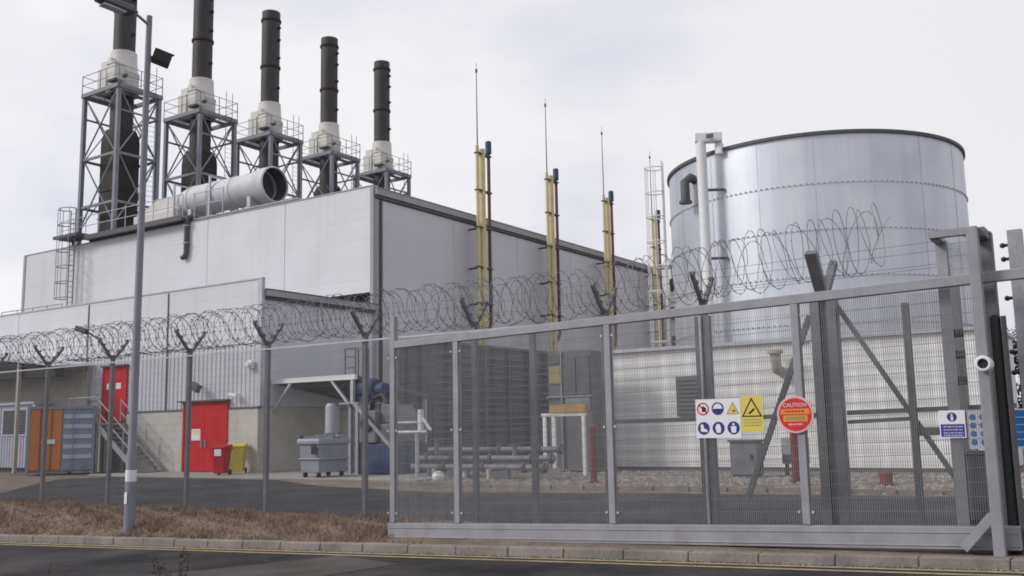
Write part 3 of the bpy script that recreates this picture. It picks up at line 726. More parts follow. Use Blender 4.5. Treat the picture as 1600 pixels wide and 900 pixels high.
b = MB(); b.tube([(-10.2, 30.95, 3.15), (-10.2, 30.6, 3.2), (-10.2, 30.45, 3.5), (-10.2, 30.45, 3.75)], .17, 12); b.lathe([(.0, 3.95), (.26, 3.8), (.26, 3.7), (0, 3.7)], (-10.2, 30.45, 0), 14); b.build('vent_cowl', 'tan', t)
t = thing('electrical_cabinet', 'dark grey cabinet standing before the white pump house near the diagonal brace', 'cabinet', (-10.1, 27, 0))
MB().box(-10.45, -9.65, 26.8, 27.3, .08, 1.0).build('body', 'greymach', t, bevel=.02); MB().box(-10.5, -9.6, 26.75, 27.35, 1.0, 1.06).build('lid', 'dark_trim', t); MB().box(-10.4, -9.7, 26.85, 27.25, 0, .08).build('plinth', 'dark_trim', t); MB().box(-9.85, -9.8, 26.76, 26.8, .5, .65).build('handle', 'blackm', t)
t = thing('electrical_cabinet', 'smaller pale cabinet on legs before the white pump house beside the dark one', 'cabinet', (-8.9, 28, 0))
MB().box(-9.3, -8.6, 27.8, 28.2, .35, 1.1).build('body', 'galv', t, bevel=.02)
for xx in (-9.25, -8.7): MB().box(xx, xx + .05, 27.9, 28.1, 0, .35).build('leg', 'dark_trim', t)
MB().box(-9.25, -8.65, 27.76, 27.799, .42, .62).build('vent', 'dark_trim', t)

# red marker posts
def bollard(x, y, h, label):
    t = thing('bollard', label, 'bollard', (x, y, 0), 'dark red posts in the yard')
    b = MB(); b.lathe([(.09, 0), (.09, h - .05), (.06, h), (0, h + .02)], (x, y, 0), 14); b.build('post', 'maroon', t)
    b = MB(); b.lathe([(.14, 0), (.14, .05), (.09, .06)], (x, y, 0), 14); b.build('base_flange', 'maroon', t)
bollard(-13.05, 23.5, 1.55, 'dark red post at the end of the white pump house')
bollard(-7.95, 24.8, 1.5, 'dark red post standing below the round red sign')
t = thing('drain_cover_cone', 'small dark brown drum lying on the gravel by the pump house', 'drum', (-5.7, 24.5, 0))
b = MB(); b.lathe([(0, 0), (.17, 0), (.18, .06), (.16, .07), (.16, .24), (.18, .25), (.17, .31), (0, .31)], (-5.7, 24.5, 0), 14); b.build('shell', 'brown_pipe', t)

# ------------------------------------------------------------------ yard gear seen through the gate mesh
t = thing('pipe_portal', 'white post and beam portal with a timber header beside the pump house', 'frame', (-16, 27, 0))
for xx in (-16.75, -16.4, -15.3): MB().box(xx - .05, xx + .05, 26.95, 27.05, 0, 1.86).build('post', 'white', t)
MB().box(-16.85, -15.22, 26.94, 27.06, 1.865, 1.97).build('beam', 'white', t)
MB().box(-16.5, -15.2, 26.9, 27.2, 1.98, 2.24).build('timber_header', 'timber', t)
t = thing('switchgear', 'tall dark switchgear rack with small panels behind the white portal', 'switchgear', (-17, 29.4, 0))
MB().box(-17.8, -16.1, 29, 29.8, .1, 4.1).build('cabinet', 'dark_wall', t)
b = MB(); b.box(-17.75, -17.3, 28.95, 28.998, 3.0, 3.6, 0); b.box(-17.75, -17.3, 28.95, 28.998, 3.7, 4.0, 1); b.box(-17.2, -16.7, 28.95, 28.998, 2.6, 3.9, 1); b.box(-16.62, -16.15, 28.95, 28.998, 2.6, 3.9, 1); b.build('panel', ['signolive', 'cooler'], t)
MB().box(-17.1, -16.15, 28.94, 28.998, 2.1, 2.5).build('blue_panel', 'cont', t)
b = MB(); b.box(-17.85, -16.05, 28.9, 28.997, 2.53, 2.57); b.box(-17.25, -17.21, 28.9, 28.997, .1, 4.1); b.build('rail', 'galv', t)
t = thing('pipe_manifold', 'low grey pipe manifold with valves on the gravel behind the gate', 'pipework', (-18, 25, 0))
b = MB()
for yy, zz in ((24.6, .35), (25.0, .6), (25.5, .85)): b.tube([(-20.3, yy, zz), (-15.2, yy, zz)], .1, 10)
for xx, hh in ((-19.6, 1.2), (-18.1, 1.35), (-16.6, 1.0)): b.tube([(xx, 25.0, .6), (xx, 25.0, hh)], .07, 8); b.tube([(xx, 24.6, .35), (xx, 24.6, 0)], .07, 8)
b.build('pipe', 'greymach', t)
for xx in (-20, -19, -17.5, -16, -15.3):
    for yy, zz in ((24.6, .35), (25.0, .6), (25.5, .85)): MB().lathe([(0, -.04), (.16, -.04), (.16, .04), (0, .04)], (xx, yy, zz), 12, 0, 'X').build('flange', 'dark_trim', t)
for xx, hh in ((-19.6, 1.2), (-18.1, 1.35), (-16.6, 1.0)):
    b = MB(); b.lathe([(.19, -.02), (.22, 0), (.19, .02), (.17, 0), (.19, -.02)], (xx, 25.0, hh), 14); b.bar((xx - .2, 25, hh), (xx + .2, 25, hh), .025); b.build('valve_wheel', 'dark_trim', t)
for xx in (-19.3, -17.2, -15.5): MB().box(xx - .05, xx + .05, 24.4, 25.7, .0, .3).build('support', 'conc', t)
t = thing('valve_frame', 'white rail frame with an upright valve stem left of the first gate bar', 'pipework', (-19.8, 24, 0))
b = MB(); b.tube([(-20.6, 24, 1.45), (-19.2, 24, 1.45)], .06, 8); b.tube([(-20.6, 24, 1.75), (-19.6, 24, 1.75)], .04, 8); b.tube([(-19.6, 24, 0), (-19.6, 24, 1.45)], .07, 8); b.build('rail', 'galv_light', t)
b = MB(); b.tube([(-19.45, 24, 1.45), (-19.45, 24, 2.15)], .09, 10); b.tube([(-19.4, 24, 1.9), (-19.05, 24, 1.5)], .05, 8); b.build('valve_stem', 'white', t)
b = MB(); b.tube([(-20.5, 24, .06), (-20.5, 24, 1.75)], .05, 8); b.build('post', 'galv', t)
for i, (x, y, r, lab) in enumerate([(-18.3, 23.4, .17, 'small white sack on the ground just by the first gate bar'), (-18.05, 24.2, .12, 'smaller pale sack behind the white sack near the first gate bar')]):
    b = MB(); b.lathe([(0, 0), (r, .02), (r * 1.15, r * .7), (r * .8, r * 1.4), (0, r * 1.6)], (x, y, .02), 10); tag(b.build('sack', 'white', org=(x, y, 0)), lab, 'sack')

# canopy beside the annex
t = thing('loading_canopy', 'flat canopy with pale front beam and braced posts beside the annex', 'canopy', (-26, 27, 0))
MB().box(X1 + .03, -24.1, 26.0, 26.14, 3.36, 3.54).build('front_beam', 'white', t)
b = MB(); b.add([(X1 + .03, 26.15, 3.5), (-24.1, 26.15, 3.5), (-24.1, 30.5, 2.85), (X1 + .03, 30.5, 2.85), (X1 + .03, 26.15, 3.36), (-24.1, 26.15, 3.36), (-24.1, 30.5, 2.72), (X1 + .03, 30.5, 2.72)], [(0, 1, 2, 3), (7, 6, 5, 4), (0, 4, 5, 1), (1, 5, 6, 2), (2, 6, 7, 3), (3, 7, 4, 0)])
b.build('roof', 'dark_trim', t)
for yy in (26.08, 30.2): MB().box(-24.32, -24.2, yy - .06, yy + .06, .06, 3.35 if yy < 27 else 2.72).build('post', 'galv_light', t)
for a, c in (((-24.3, 26.08, 2.35), (-25.3, 26.08, 3.36)), ((X1 + .05, 26.08, 2.3), (-27.4, 26.08, 3.36))): MB().bar(a, c, .09).build('brace', 'galv_light', t)
b = MB()
for xx in (-24.75, -24.25): b.tube([(xx, 26.2, 3.3), (xx, 26.2, 4.5), (xx + .0, 26.9, 4.5), (xx, 26.9, 3.2)], .03, 6)
for zz in (3.8, 4.2, 4.5): b.tube([(-24.75, 26.2, zz), (-24.25, 26.2, zz)], .02, 5)
b.build('hoop_rail', 'dark_trim', t)

t = thing('separator_machine', 'dark blue and grey machine with hopper under the canopy end', 'machine', (-22.8, 26, 0))
b = MB(); b.box(-23.2, -21.4, 25.2, 27.0, .06, 1.1); b.build('base_tank', 'bluemach', t, bevel=.05)
b = MB(); b.box(-23.1, -22.35, 25.15, 26.9, 1.105, 2.2); b.box(-22.33, -21.5, 25.3, 26.8, 1.105, 1.75); b.slab([(-22.34, 1.76), (-21.5, 1.76), (-22.0, 2.4), (-22.34, 2.4)], 25.4, 26.7); b.build('hopper', 'greymach', t, bevel=.03)
b = MB(); b.lathe([(.26, 0), (.26, -.05), (.22, -.05), (.2, -.02), (0, -.02)], (-22.72, 25.14, 1.75), 16, 0, 'Y'); b.build('fan', 'blackm', t)
b = MB(); b.bar((-23.2, 24.95, 2.5), (-21.4, 24.95, .9), .09); b.build('strut', 'galv', t)
b = MB(); b.lathe([(0, -.5), (.34, -.5), (.36, -.4), (.36, .4), (.3, .5), (0, .5)], (-24.0, 26.5, 3.05), 20, 0, 'X'); b.box(-24.3, -23.7, 26.2, 26.8, 2.5, 2.74); b.lathe([(0, -.2), (.2, -.2), (.2, .2), (0, .2)], (-23.3, 26.5, 3.0), 16, 0, 'X'); b.build('motor', 'bluemach', t)
b = MB(); b.tube([(-23.2, 25.9, 2.2), (-23.0, 25.8, 2.65), (-22.5, 25.7, 2.75), (-22.2, 25.7, 2.3)], .09, 10); b.build('hose', 'blackm', t)
b = MB()
for xx, yy in ((-23.9, 25.6), (-23.2, 25.2), (-23.9, 26.9)): b.box(xx - .06, xx + .06, yy - .06, yy + .06, .06, 2.5)
b.box(-24, -23.1, 25.1, 27, 2.45, 2.5); b.build('frame', 'galv', t)
t = thing('standpipe', 'grey vertical standpipe against the shaded wall under the canopy', 'pipe', (-25.75, 26.5, 0))
b = MB(); b.lathe([(.27, .06), (.27, 2.45), (.2, 2.55), (0, 2.56)], (-25.75, 26.6, 0), 20); b.build('pipe', 'galv_light', t)
b = MB(); b.lathe([(.34, .06), (.34, .12), (.27, .12)], (-25.75, 26.6, 0), 20); b.lathe([(.275, 1.4), (.31, 1.4), (.31, 1.48), (.275, 1.48)], (-25.75, 26.6, 0), 20); b.build('flange', 'post', t)

# big wheeled metal bin
t = thing('waste_container', 'battered grey metal waste container on castors in front of the canopy', 'waste container', (-23.2, 23.5, .06))
b = MB(); z0, z1 = .22, 1.22
def hopper(x0, x1, y0, y1, z0, z1, tap):
    return [(x0 + tap, y0 + tap, z0), (x1 - tap, y0 + tap, z0), (x1 - tap, y1 - tap, z0), (x0 + tap, y1 - tap, z0), (x0, y0, z1), (x1, y0, z1), (x1, y1, z1), (x0, y1, z1)]
BF = [(3, 2, 1, 0), (4, 5, 6, 7), (0, 1, 5, 4), (1, 2, 6, 5), (2, 3, 7, 6), (3, 0, 4, 7)]
b.add(hopper(-23.6, -22.7, 22.85, 24.2, z0, z1, .05), BF)
b.box(-23.66, -22.64, 22.79, 24.26, 1.12, 1.21); b.box(-23.62, -22.66, 22.83, 24.24, .62, .68)
bd = b.build('body', 'bingrey', t, bevel=.02)
b = MB(); b.add(hopper(-23.62, -22.68, 22.82, 24.22, 1.215, 1.3, -.03), BF); b.bar((-23.5, 23.0, 1.33), (-22.8, 23.6, 1.36), .3, .08); b.bar((-23.4, 24.1, 1.33), (-22.75, 23.9, 1.38), .24, .1); b.bar((-23.2, 23.2, 1.36), (-23.0, 24.0, 1.42), .1); b.build('lid', 'bingrey', t)
MB().box(-22.95, -22.75, 22.74, 22.785, .8, 1.1).box(-23.72, -23.66, 23.0, 23.1, .95, 1.4).build('handle', 'blackm', t)
for xx in (-23.45, -22.85):
    for yy in (23.0, 24.05):
        b = MB(); b.lathe([(0, -.03), (.085, -.03), (.085, .03), (0, .03)], (xx, yy, .145), 12, 0, 'X'); b.box(xx - .05, xx + .05, yy - .03, yy + .03, .16, .26); b.build('castor', 'black', t)
# wheelie bins
def wheelie(x, y, h, w, d, mname, label, name, rot=0):
    t = thing(name, label, 'wheelie bin', (x, y, .06), 'wheelie bins by the annex door', local=True)
    b = MB(); w2, d2 = w / 2, d / 2
    b.add([(-w2 * .8, -d2 * .75, .06), (w2 * .8, -d2 * .75, .06), (w2 * .8, d2 * .6, .06), (-w2 * .8, d2 * .6, .06), (-w2, -d2, h - .08), (w2, -d2, h - .08), (w2, d2, h - .08), (-w2, d2, h - .08)], BF)
    b.build('body', mname, t, bevel=.02)
    b = MB(); b.add([(-w2 - .03, -d2 - .05, h - .1), (w2 + .03, -d2 - .05, h - .1), (w2 + .03, d2 + .03, h - .06), (-w2 - .03, d2 + .03, h - .06), (-w2, -d2, h - .05), (w2, -d2, h - .05), (w2, d2, h + .02), (-w2, d2, h + .02)], BF)
    b.build('lid', mname, t, bevel=.015)
    b = MB(); b.tube([(-w2, d2 + .08, h - .12), (w2, d2 + .08, h - .12)], .022, 6); b.box(-w2, -w2 + .05, d2 - .02, d2 + .08, h - .16, h - .1); b.box(w2 - .05, w2, d2 - .02, d2 + .08, h - .16, h - .1); b.build('handle', mname, t)
    for sx in (-1, 1):
        b = MB(); b.lathe([(0, -.03), (.1, -.03), (.1, .03), (0, .03)], (sx * (w2 - .03), d2 * .75, .1), 12, 0, 'X'); b.build('wheel', 'black', t)
    t.rotation_euler.z = rot
    return t
t = wheelie(-28.25, 23.6, 1.06, .5, .55, 'redbin', 'red wheelie bin with a pale sticker beside the red double door', 'wheelie_bin', R(20))
b = MB(); b.box(-.13, .13, -.285, -.262, .68, .92); b.build('sticker', 'signwhite', t)
wheelie(-28.9, 24.8, 1.08, .72, .74, 'yellowbin', 'mustard yellow wheelie bin next to the red one', 'wheelie_bin', R(40))

# ------------------------------------------------------------------ far yard at the other side: stair, container, cabin, shelter
t = thing('metal_staircase', 'galvanised outside stair rising to the upper red door', 'stairs', (-36, 24.6, 0))
MB().box(-38.3, -36.3, 23.9, 25.3, 1.98, 2.05).build('landing', 'galv', t)
for yy in (23.95, 25.0):
    MB().bar((-36.3, yy, 1.95), (-33.6, yy, .08), .05, .22).build('stringer', 'galv', t)
b = MB()
for i in range(10): x = -36.2 + i * .27; b.box(x, x + .25, 23.98, 24.97, 1.8 - i * .19, 1.83 - i * .19)
b.build('tread', 'galv', t)
for yy in (23.95, 25.0):
    b = MB()
    for i in range(4): x = -36.3 + i * .88; z = 1.95 - i * .61; b.tube([(x, yy, z), (x, yy, z + 1.05)], .025, 6)
    for dz in (.55, 1.05): b.tube([(-36.3, yy, 1.95 + dz), (-33.6, yy, .08 + dz)], .025, 6)
    b.build('handrail', 'galv', t)
b = MB()
for x in (-38.3, -37.3, -36.3): b.tube([(x, 23.92, 2.05), (x, 23.92, 3.1)], .025, 6)
for dz in (.55, 1.05): b.tube([(-38.3, 23.92, 2.05 + dz), (-36.3, 23.92, 2.05 + dz)], .025, 6)
b.build('landing_rail', 'galv', t)
for x in (-38.2, -36.4):
    for yy in (24.0, 25.2): MB().box(x - .06, x + .06, yy - .06, yy + .06, 0.0, 1.98).build('leg', 'galv', t)
b = MB(); b.bar((-38.2, 24, .2), (-36.4, 24, 1.9), .07); b.bar((-38.2, 24.03, 1.9), (-36.4, 24.03, .2), .07); b.build('brace', 'galv', t)

t = thing('shipping_container', 'slate blue steel container with one orange door', 'container', (-37.05, 22.85, 0), local=True)
MB().box(-1.22, 1.22, .1, 2.3, .12, 2.72).build('body', 'cont', t, bevel=.02)
b = MB(); b.box(-1.2, .02, .02, .095, .22, 2.62)
od = b.build('orange_door', 'orange', t); od['label'] = 'orange door leaf'
b = MB()
for x in (-.75, -.35): b.tube([(x, -.01, .2), (x, -.01, 2.65)], .022, 6)
b.box(-.7, -.2, -.03, .015, 1.25, 1.42, 1); b.build('lock_bar', ['brown_pipe', 'signwhite'], od)
b = MB(); b.box(.05, 1.2, .03, .095, .2, 2.62)
for z in (.65, 1.05, 1.45, 1.85, 2.25): b.box(.1, 1.15, -.01, .028, z, z + .16, 1)
bd = b.build('blue_door', ['cont', 'cabin'], t)
b = MB(); b.tube([(.45, -.04, .2), (.45, -.04, 2.65)], .022, 6); b.box(.8, .95, -.03, .0, .3, .6); b.build('lock_bar', 'cont', bd)
b = MB()
for x in (-1.24, 1.16): b.box(x, x + .1, -.02, .1, 0, 2.74)
b.box(-1.13, 1.15, -.02, .1, 2.63, 2.74); b.build('corner_post', 'cont', t)
t.rotation_euler.z = R(52)

t = thing('site_cabin', 'pale blue grey corrugated site cabin with a dark window', 'cabin', (-43, 25.2, 0))
profiled(-46.5, -41.75, 24.42, .2, 2.95, .22, .04, holes=[(-44.15, -42.2, 1.65, 2.8)]).build('corrugated_wall', 'cabin', t, fix=False)
MB().box(-46.5, -41.75, 24.425, 26.5, .2, 2.98).build('body', 'cabin', t)
MB().box(-46.6, -41.6, 24.3, 26.6, 2.985, 3.1).build('roof', 'cabin', t)
b = MB(); b.box(-41.76, -41.55, 24.34, 24.5, .12, 3.05); b.build('corner_post', 'galv_light', t)
wf = MB().box(-44.2, -44.1, 24.36, 24.42, 1.6, 2.82).box(-42.25, -42.15, 24.36, 24.42, 1.6, 2.82).box(-44.1, -42.25, 24.36, 24.42, 2.74, 2.82).box(-44.1, -42.25, 24.36, 24.42, 1.6, 1.67).build('window_frame', 'cabin', t)
b = MB().box(-44.1, -42.25, 24.395, 24.41, 1.67, 2.74); b.build('window_pane', 'glass', wf)
b = MB()
for i in range(9): b.box(-44.1, -42.25, 24.37, 24.393, 1.72 + i * .115, 1.76 + i * .115)
b.build('shutter', 'dark_trim', wf)
MB().box(-46.4, -45.2, 24.34, 24.42, .25, 2.3).build('door', 'maroon', t)
MB().box(-46.5, -41.8, 24.6, 24.9, 0, .2).build('skid', 'dark_trim', t)

t = thing('yard_shelter', 'open shelter with a black sloping roof above the site cabin', 'shelter', (-43, 23.6, 0))
b = MB(); b.slab([(-49, 5.55), (-38.9, 4.45), (-38.9, 4.05), (-49, 4.15)], 23.6, 24.0); b.build('fascia', 'black', t)
b = MB(); b.add([(-49, 23.5, 5.58), (-38.8, 23.5, 4.47), (-38.8, 25.3, 4.62), (-49, 25.3, 5.73), (-49, 23.5, 5.64), (-38.8, 23.5, 4.53), (-38.8, 25.3, 4.68), (-49, 25.3, 5.79)], BF); b.build('roof', 'galv_light', t)
for xx in (-47.5, -41.5): MB().box(xx - .07, xx + .07, 23.45, 23.59, .0, 4.75 if xx > -45 else 5.3).build('post', 'tan', t)
MB().box(-49, -39.1, 25.2, 25.3, 0, 4.35).build('back_panel', 'tan', t)

# ------------------------------------------------------------------ security fence with razor coil
fence = thing('security_fence', 'tall mesh security fence with forked posts and a razor wire coil', 'fence', (-13, 13.15, 0))
FY = 13.15
posts = [-26.9, -24.45, -21.98, -19.45, -16.8, -14.46, -11.93, -9.5, -7.03, -5.42]
def yard_gz(x): return .0
pm = None
for x in posts:
    w = .04 if x < -8 else .05
    b = MB(); b.box(x - w, x + w, FY - w, FY + w, -.1, 3.28)
    if x > -6: b.box(x - .13, x - .055, FY - .04, FY + .04, 0, 3.05); b.box(x + .055, x + .1, FY - .07, FY + .03, 0, 3.05)
    p_ = b.build('fence_post', 'post', fence)
    for sg in (-1, 1):
        b = MB(); b.bar((x, FY + sg * .02, 3.2), (x, FY + sg * .36, 3.62), .055, .05)
        for k in (.35, .65, .95): b.box(x - .035, x + .035, FY + sg * (.02 + .34 * k) - .03, FY + sg * (.02 + .34 * k) + .03, 3.2 + .42 * k + .02, 3.2 + .42 * k + .06)
        b.build('arm', 'post', p_)
# heavy gate strainer post
x = -3.7
b = MB(); b.box(x - .17, x - .05, FY - .09, FY + .09, -.1, 3.2); b.box(x - .045, x + .045, FY - .02, FY + .02, -.1, 3.15); b.box(x + .05, x + .17, FY - .09, FY + .09, -.1, 3.2)
sp = b.build('strainer_post', 'post', fence)
for sg, ww, ee in ((-1, .15, .46), (1, .1, .62)): MB().bar((x, FY + sg * .02, 3.15), (x, FY + sg * ee, 3.72), ww, .09).build('arm', 'post', sp)
for x in (-5.42,): MB().box(x - .05, x - .02, FY - .085, FY - .06, .1, 3.05).build('clamp_strip', 'galv_light', fence)
for x in (-8.35, -2.67): MB().box(x - .04, x + .04, FY - .045, FY + .045, 0, 3.0).build('stiffener', 'post', fence)
MB().box(-2.24, -2.02, FY - .1, FY + .1, -.1, 3.25).build('end_post', 'post', fence)
MB().bar((-4.95, FY + .08, .45), (-3.92, FY + .08, 2.95), .07).build('diagonal_brace', 'post', fence)
MB().bar((-3.55, FY + .08, 3.05), (-2.2, FY + .08, .7), .06).build('diagonal_brace', 'post', fence)
b = MB(); b.bar((-6.95, FY + .06, 1.57), (-3.9, FY + .06, 1.6), .06); b.bar((-3.5, FY + .06, 1.62), (-1.5, FY + .06, 1.66), .06); b.bar((-3.5, FY + .06, 1.5), (-2.7, FY + .06, 1.53), .05); b.bar((-2.66, FY + .06, 1.36), (-2.25, FY + .06, 1.37), .1); b.build('mid_rail', 'post', fence)
def mesh_sheet(x0, x1, y, z0f, z1f, pv=.0127 * 2, ph=.076 * 2, w=.0036):
    """welded mesh: thin square wires, uprights on one side and cross wires on the other"""
    b = MB(); n = int(round((x1 - x0) / pv)); h = w / 2
    for i in range(n + 1):
        x = x0 + (x1 - x0) * i / n; za, zb = z0f(x), z1f(x)
        b.add([(x - h, y - h, za), (x + h, y - h, za), (x, y + h, za), (x - h, y - h, zb), (x + h, y - h, zb), (x, y + h, zb)], [(0, 1, 4, 3), (1, 2, 5, 4), (2, 0, 3, 5)])
    za, zb = z0f(x0), z1f(x0); m_ = int((zb - za) / ph)
    for j in range(m_ + 1):
        u = j / m_; zl = z0f(x0) + u * (z1f(x0) - z0f(x0)); zr = z0f(x1) + u * (z1f(x1) - z0f(x1)); yy = y + w
        b.add([(x0, yy - h, zl - h), (x0, yy - h, zl + h), (x0, yy + h, zl), (x1, yy - h, zr - h), (x1, yy - h, zr + h), (x1, yy + h, zr)], [(0, 3, 4, 1), (1, 4, 5, 2), (2, 5, 3, 0)])
    return b
allp = posts + [-3.7, -2.13]
for a, c in zip(allp[:-1], allp[1:]):
    o = mesh_sheet(a, c, FY - .07, lambda x: .02, lambda x: 3.12, w=.0030, pv=.0254).build('mesh_panel', 'wire', fence, fix=False)
b = MB()
for a, c in zip(allp[:-1], allp[1:]): b.bar((a, FY - .075, 3.12), (c, FY - .075, 3.12), .012, .03)
b.build('top_wire', 'galv_light', fence)
# razor coil
rnd = random.Random(5); b = MB(); pts = []
def cz_(x):
    if x < -12: return 3.62 + .0 * x
    if x < -8: return 3.62 - .06 * (x + 12) / 4
    return 3.56 + .36 * max(0, (x + 8) / 5.1) ** 1.5
loops = 118; sg = 26; x0, x1 = -26.9, -2.85
ph = 0; x = x0; k = 0
while x < x1:
    ph = k / sg * 2 * PI; lo = k // sg
    rr = .37 + .035 * math.sin(lo * 2.1) + .02 * math.sin(lo * 5.3) + .05 * max(0, min(1, (x + 7) / 4)); tilt = .09 * math.sin(lo * 1.9 + .7) * (1 if x < -7 else .6) - .03
    pts.append((x + tilt * math.sin(ph), FY + rr * math.cos(ph), cz_(x) + rr * 1.02 * math.sin(ph)))
    x += (.175 + .035 * math.sin(lo * .7) + (.02 if x > -6 else 0)) / sg; k += 1
b.tube(pts, .0045, 4, smooth=False)
for i in range(0, len(pts) - 1, 2):
    p, q = Vector(pts[i]), Vector(pts[i + 1]); d = (q - p).normalized(); s_ = d.cross(Vector((1, 0, 0))).normalized(); e = d * .022
    b.add([p - e + s_ * .010, p + e + s_ * .014, p + e * .4, p - e * .4], [(0, 1, 2, 3)]); b.add([p + e - s_ * .010, p - e - s_ * .014, p - e * .4, p + e * .4], [(0, 1, 2, 3)])
b.build('razor_coil', 'razor', fence, fix=False)
b = MB(); pts = []; x = x0; k = 0
while x < x1 + .05:
    ph = -k / sg * 2 * PI; lo = k // sg
    rr = .34 + .05 * math.sin(lo * 1.3) + .03 * math.sin(lo * 3.7) + .05 * max(0, min(1, (x + 7) / 4))
    pts.append((x + (.12 * math.sin(lo * 1.1)) * math.sin(ph), FY + rr * math.cos(ph), cz_(x) - .02 + rr * math.sin(ph) + .03 * math.sin(lo * .9)))
    x += (.31 + .1 * math.sin(lo * .53)) / sg; k += 1
b.tube(pts, .0042, 4, smooth=False)
for i in range(0, len(pts) - 1, 3):
    p, q = Vector(pts[i]), Vector(pts[i + 1]); d = (q - p).normalized(); s_ = d.cross(Vector((1, 0, 0))).normalized(); e = d * .022
    b.add([p - e + s_ * .010, p + e + s_ * .014, p + e * .4, p - e * .4], [(0, 1, 2, 3)])
b.build('razor_coil', 'razor', fence, fix=False)
b = MB()
for k in (.35, .65, .95):
    for sg_ in (-1, 1): 
        if k == .65: continue
        for a, c in zip(posts[:-1], posts[1:]): b.tube([(a, FY + sg_ * (.02 + .34 * k), 3.24 + .42 * k), ((a + c) / 2, FY + sg_ * (.02 + .34 * k), 3.22 + .42 * k), (c, FY + sg_ * (.02 + .34 * k), 3.24 + .42 * k)], .003, 4)
        b.tube([(-5.42, FY + sg_ * (.02 + .34 * k), 3.24 + .42 * k), (-2.1, FY + sg_ * (.02 + .34 * k), 3.3 + .42 * k)], .003, 4)
b.build('line_wire', 'razor', fence)
# camera on a fence arm
t = thing('security_camera', 'dark camera on an arm beside a forked fence post near the street lamp', 'camera', (-19.7, 12.7, 3.8), 'cameras around the site')
b = MB(); b.bar((-19.45, 12.8, 3.62), (-19.75, 12.66, 3.82), .035); b.build('bracket', 'dark_trim', t)
b = MB(); b.bar((-19.7, 12.66, 3.8), (-19.98, 12.56, 3.9), .12); b.build('housing', 'dark_trim', t, bevel=.02)

# ------------------------------------------------------------------ sliding gate
GY = 12.1
def gb(x): return -.21 + .033 * (x + 10.36)        # bottom line
def gt(x): return 2.82 + .0243 * (x + 10.36)       # underside of top rail
gate = thing('sliding_gate', 'wide grey cantilever sliding gate filled with fine mesh', 'gate', (-6, GY, 0))
xa, xb = -10.42, -.7
MB().bar((xa, GY, gt(xa) + .06), (xb, GY, gt(xb) + .06), .09, .12).build('top_rail', 'gate', gate, bevel=.008)
b = MB(); xe = -1.45
b.bar((xa, GY, gb(xa) + .14), (xe, GY, gb(xe) + .13), .17, .25)
b.bar((xa, GY - .09, gb(xa) + .06), (xe, GY - .09, gb(xe) + .05), .012, .02); b.bar((xa, GY - .09, gb(xa) + .2), (xe, GY - .09, gb(xe) + .19), .012, .012)
b.build('bottom_beam', 'gate', gate, bevel=.015)
uprights = [-10.36, -9.08, -6.43, -3.77]
for x in uprights:
    top = 3.35 if x == -10.36 else gt(x)
    b = MB(); b.box(x - .05, x + .05, GY - .048, GY + .048, gb(x) + .27, top); u_ = b.build('upright', 'gate', gate, bevel=.006)
    for sx in (-1, 1):
        for z in (gb(x) + .42, 1.5, gt(x) - .15): MB().lathe([(0, -.012), (.018, -.012), (.018, .0)], (x + sx * .085, GY - .035, z), 8, 0, 'Y').build('bolt', 'galv_light', u_)
ends = uprights + [-1.62]
for a, c in zip(ends[:-1], ends[1:]):
    mesh_sheet(a + .05, c - .05, GY - .025, lambda x: gb(x) + .265, lambda x: gt(x), w=.0062, pv=.0254, ph=.152).build('mesh_panel', 'wire_front', gate, fix=False)
b = MB(); b.box(-10.33, -9.9, GY - .2, GY + .2, ground_z(-10.2, 12.1) - .1, gb(-10.3) + .0); b.build('roller_carriage', 'dark_trim', gate)

# guide portal with camera
t = thing('gate_portal', 'tall steel guide portal straddling the sliding gate at its closing end', 'gate frame', (-1.7, 12.1, 0))
b = MB(); b.box(-1.70, -1.58, 11.84, 11.96, -.15, 3.66); b.build('front_post', 'gate', t, bevel=.008)
MB().bar((-2.0, 11.9, .1), (-1.68, 11.9, .47), .09, .1).build('foot_brace', 'gate', t)
MB().box(-1.66, -1.5, 12.3, 12.46, -.05, 3.66).build('rear_post', 'post', t, bevel=.008)
MB().box(-1.68, -1.52, 11.965, 12.295, 3.56, 3.66).build('cross_bar', 'post', t)
MB().box(-2.1, -1.98, 12.25, 12.37, -.05, 3.6).build('side_post', 'gate', t)
MB().box(-2.1, -1.705, 11.87, 11.97, 3.58, 3.66).box(-2.1, -1.99, 11.975, 12.245, 3.57, 3.64).build('top_bar', 'gate', t)
mesh_sheet(-1.97, -1.67, 12.31, lambda x: 3.1, lambda x: 3.57, pv=.0127, w=.0042).build('mesh_panel', 'wire_front', t, fix=False)
for z in (2.5, 2.25, 1.95): MB().lathe([(0, -.05), (.05, -.05), (.05, .05), (0, .05)], (-1.93, 12.3, z), 10, 0, 'X').build('guide_roller', 'blackm', t)
t = thing('safety_edge', 'black rubber safety edge post behind the camera post', 'safety edge', (-1.5, 12.25, 0))
MB().box(-1.585, -1.475, 12.215, 12.29, -.1, 2.68).build('rubber_strip', 'black', t, bevel=.03)
MB().box(-1.47, -1.42, 12.225, 12.29, -.1, 2.66).build('backing_post', 'dark_trim', t)
t = thing('security_camera', 'white round bullet camera facing out from the gate portal post', 'camera', (-1.6, 11.75, 2.1), 'cameras around the site')
b = MB(); b.lathe([(0, .09), (.085, .09), (.088, -.1), (.075, -.115), (.055, -.115)], (-1.61, 11.73, 2.1), 20, 0, 'Y'); b.build('housing', 'white', t)
b = MB(); b.lathe([(.056, -.112), (.05, -.095), (0, -.09)], (-1.61, 11.73, 2.1), 18, 0, 'Y'); b.build('lens', 'black', t)
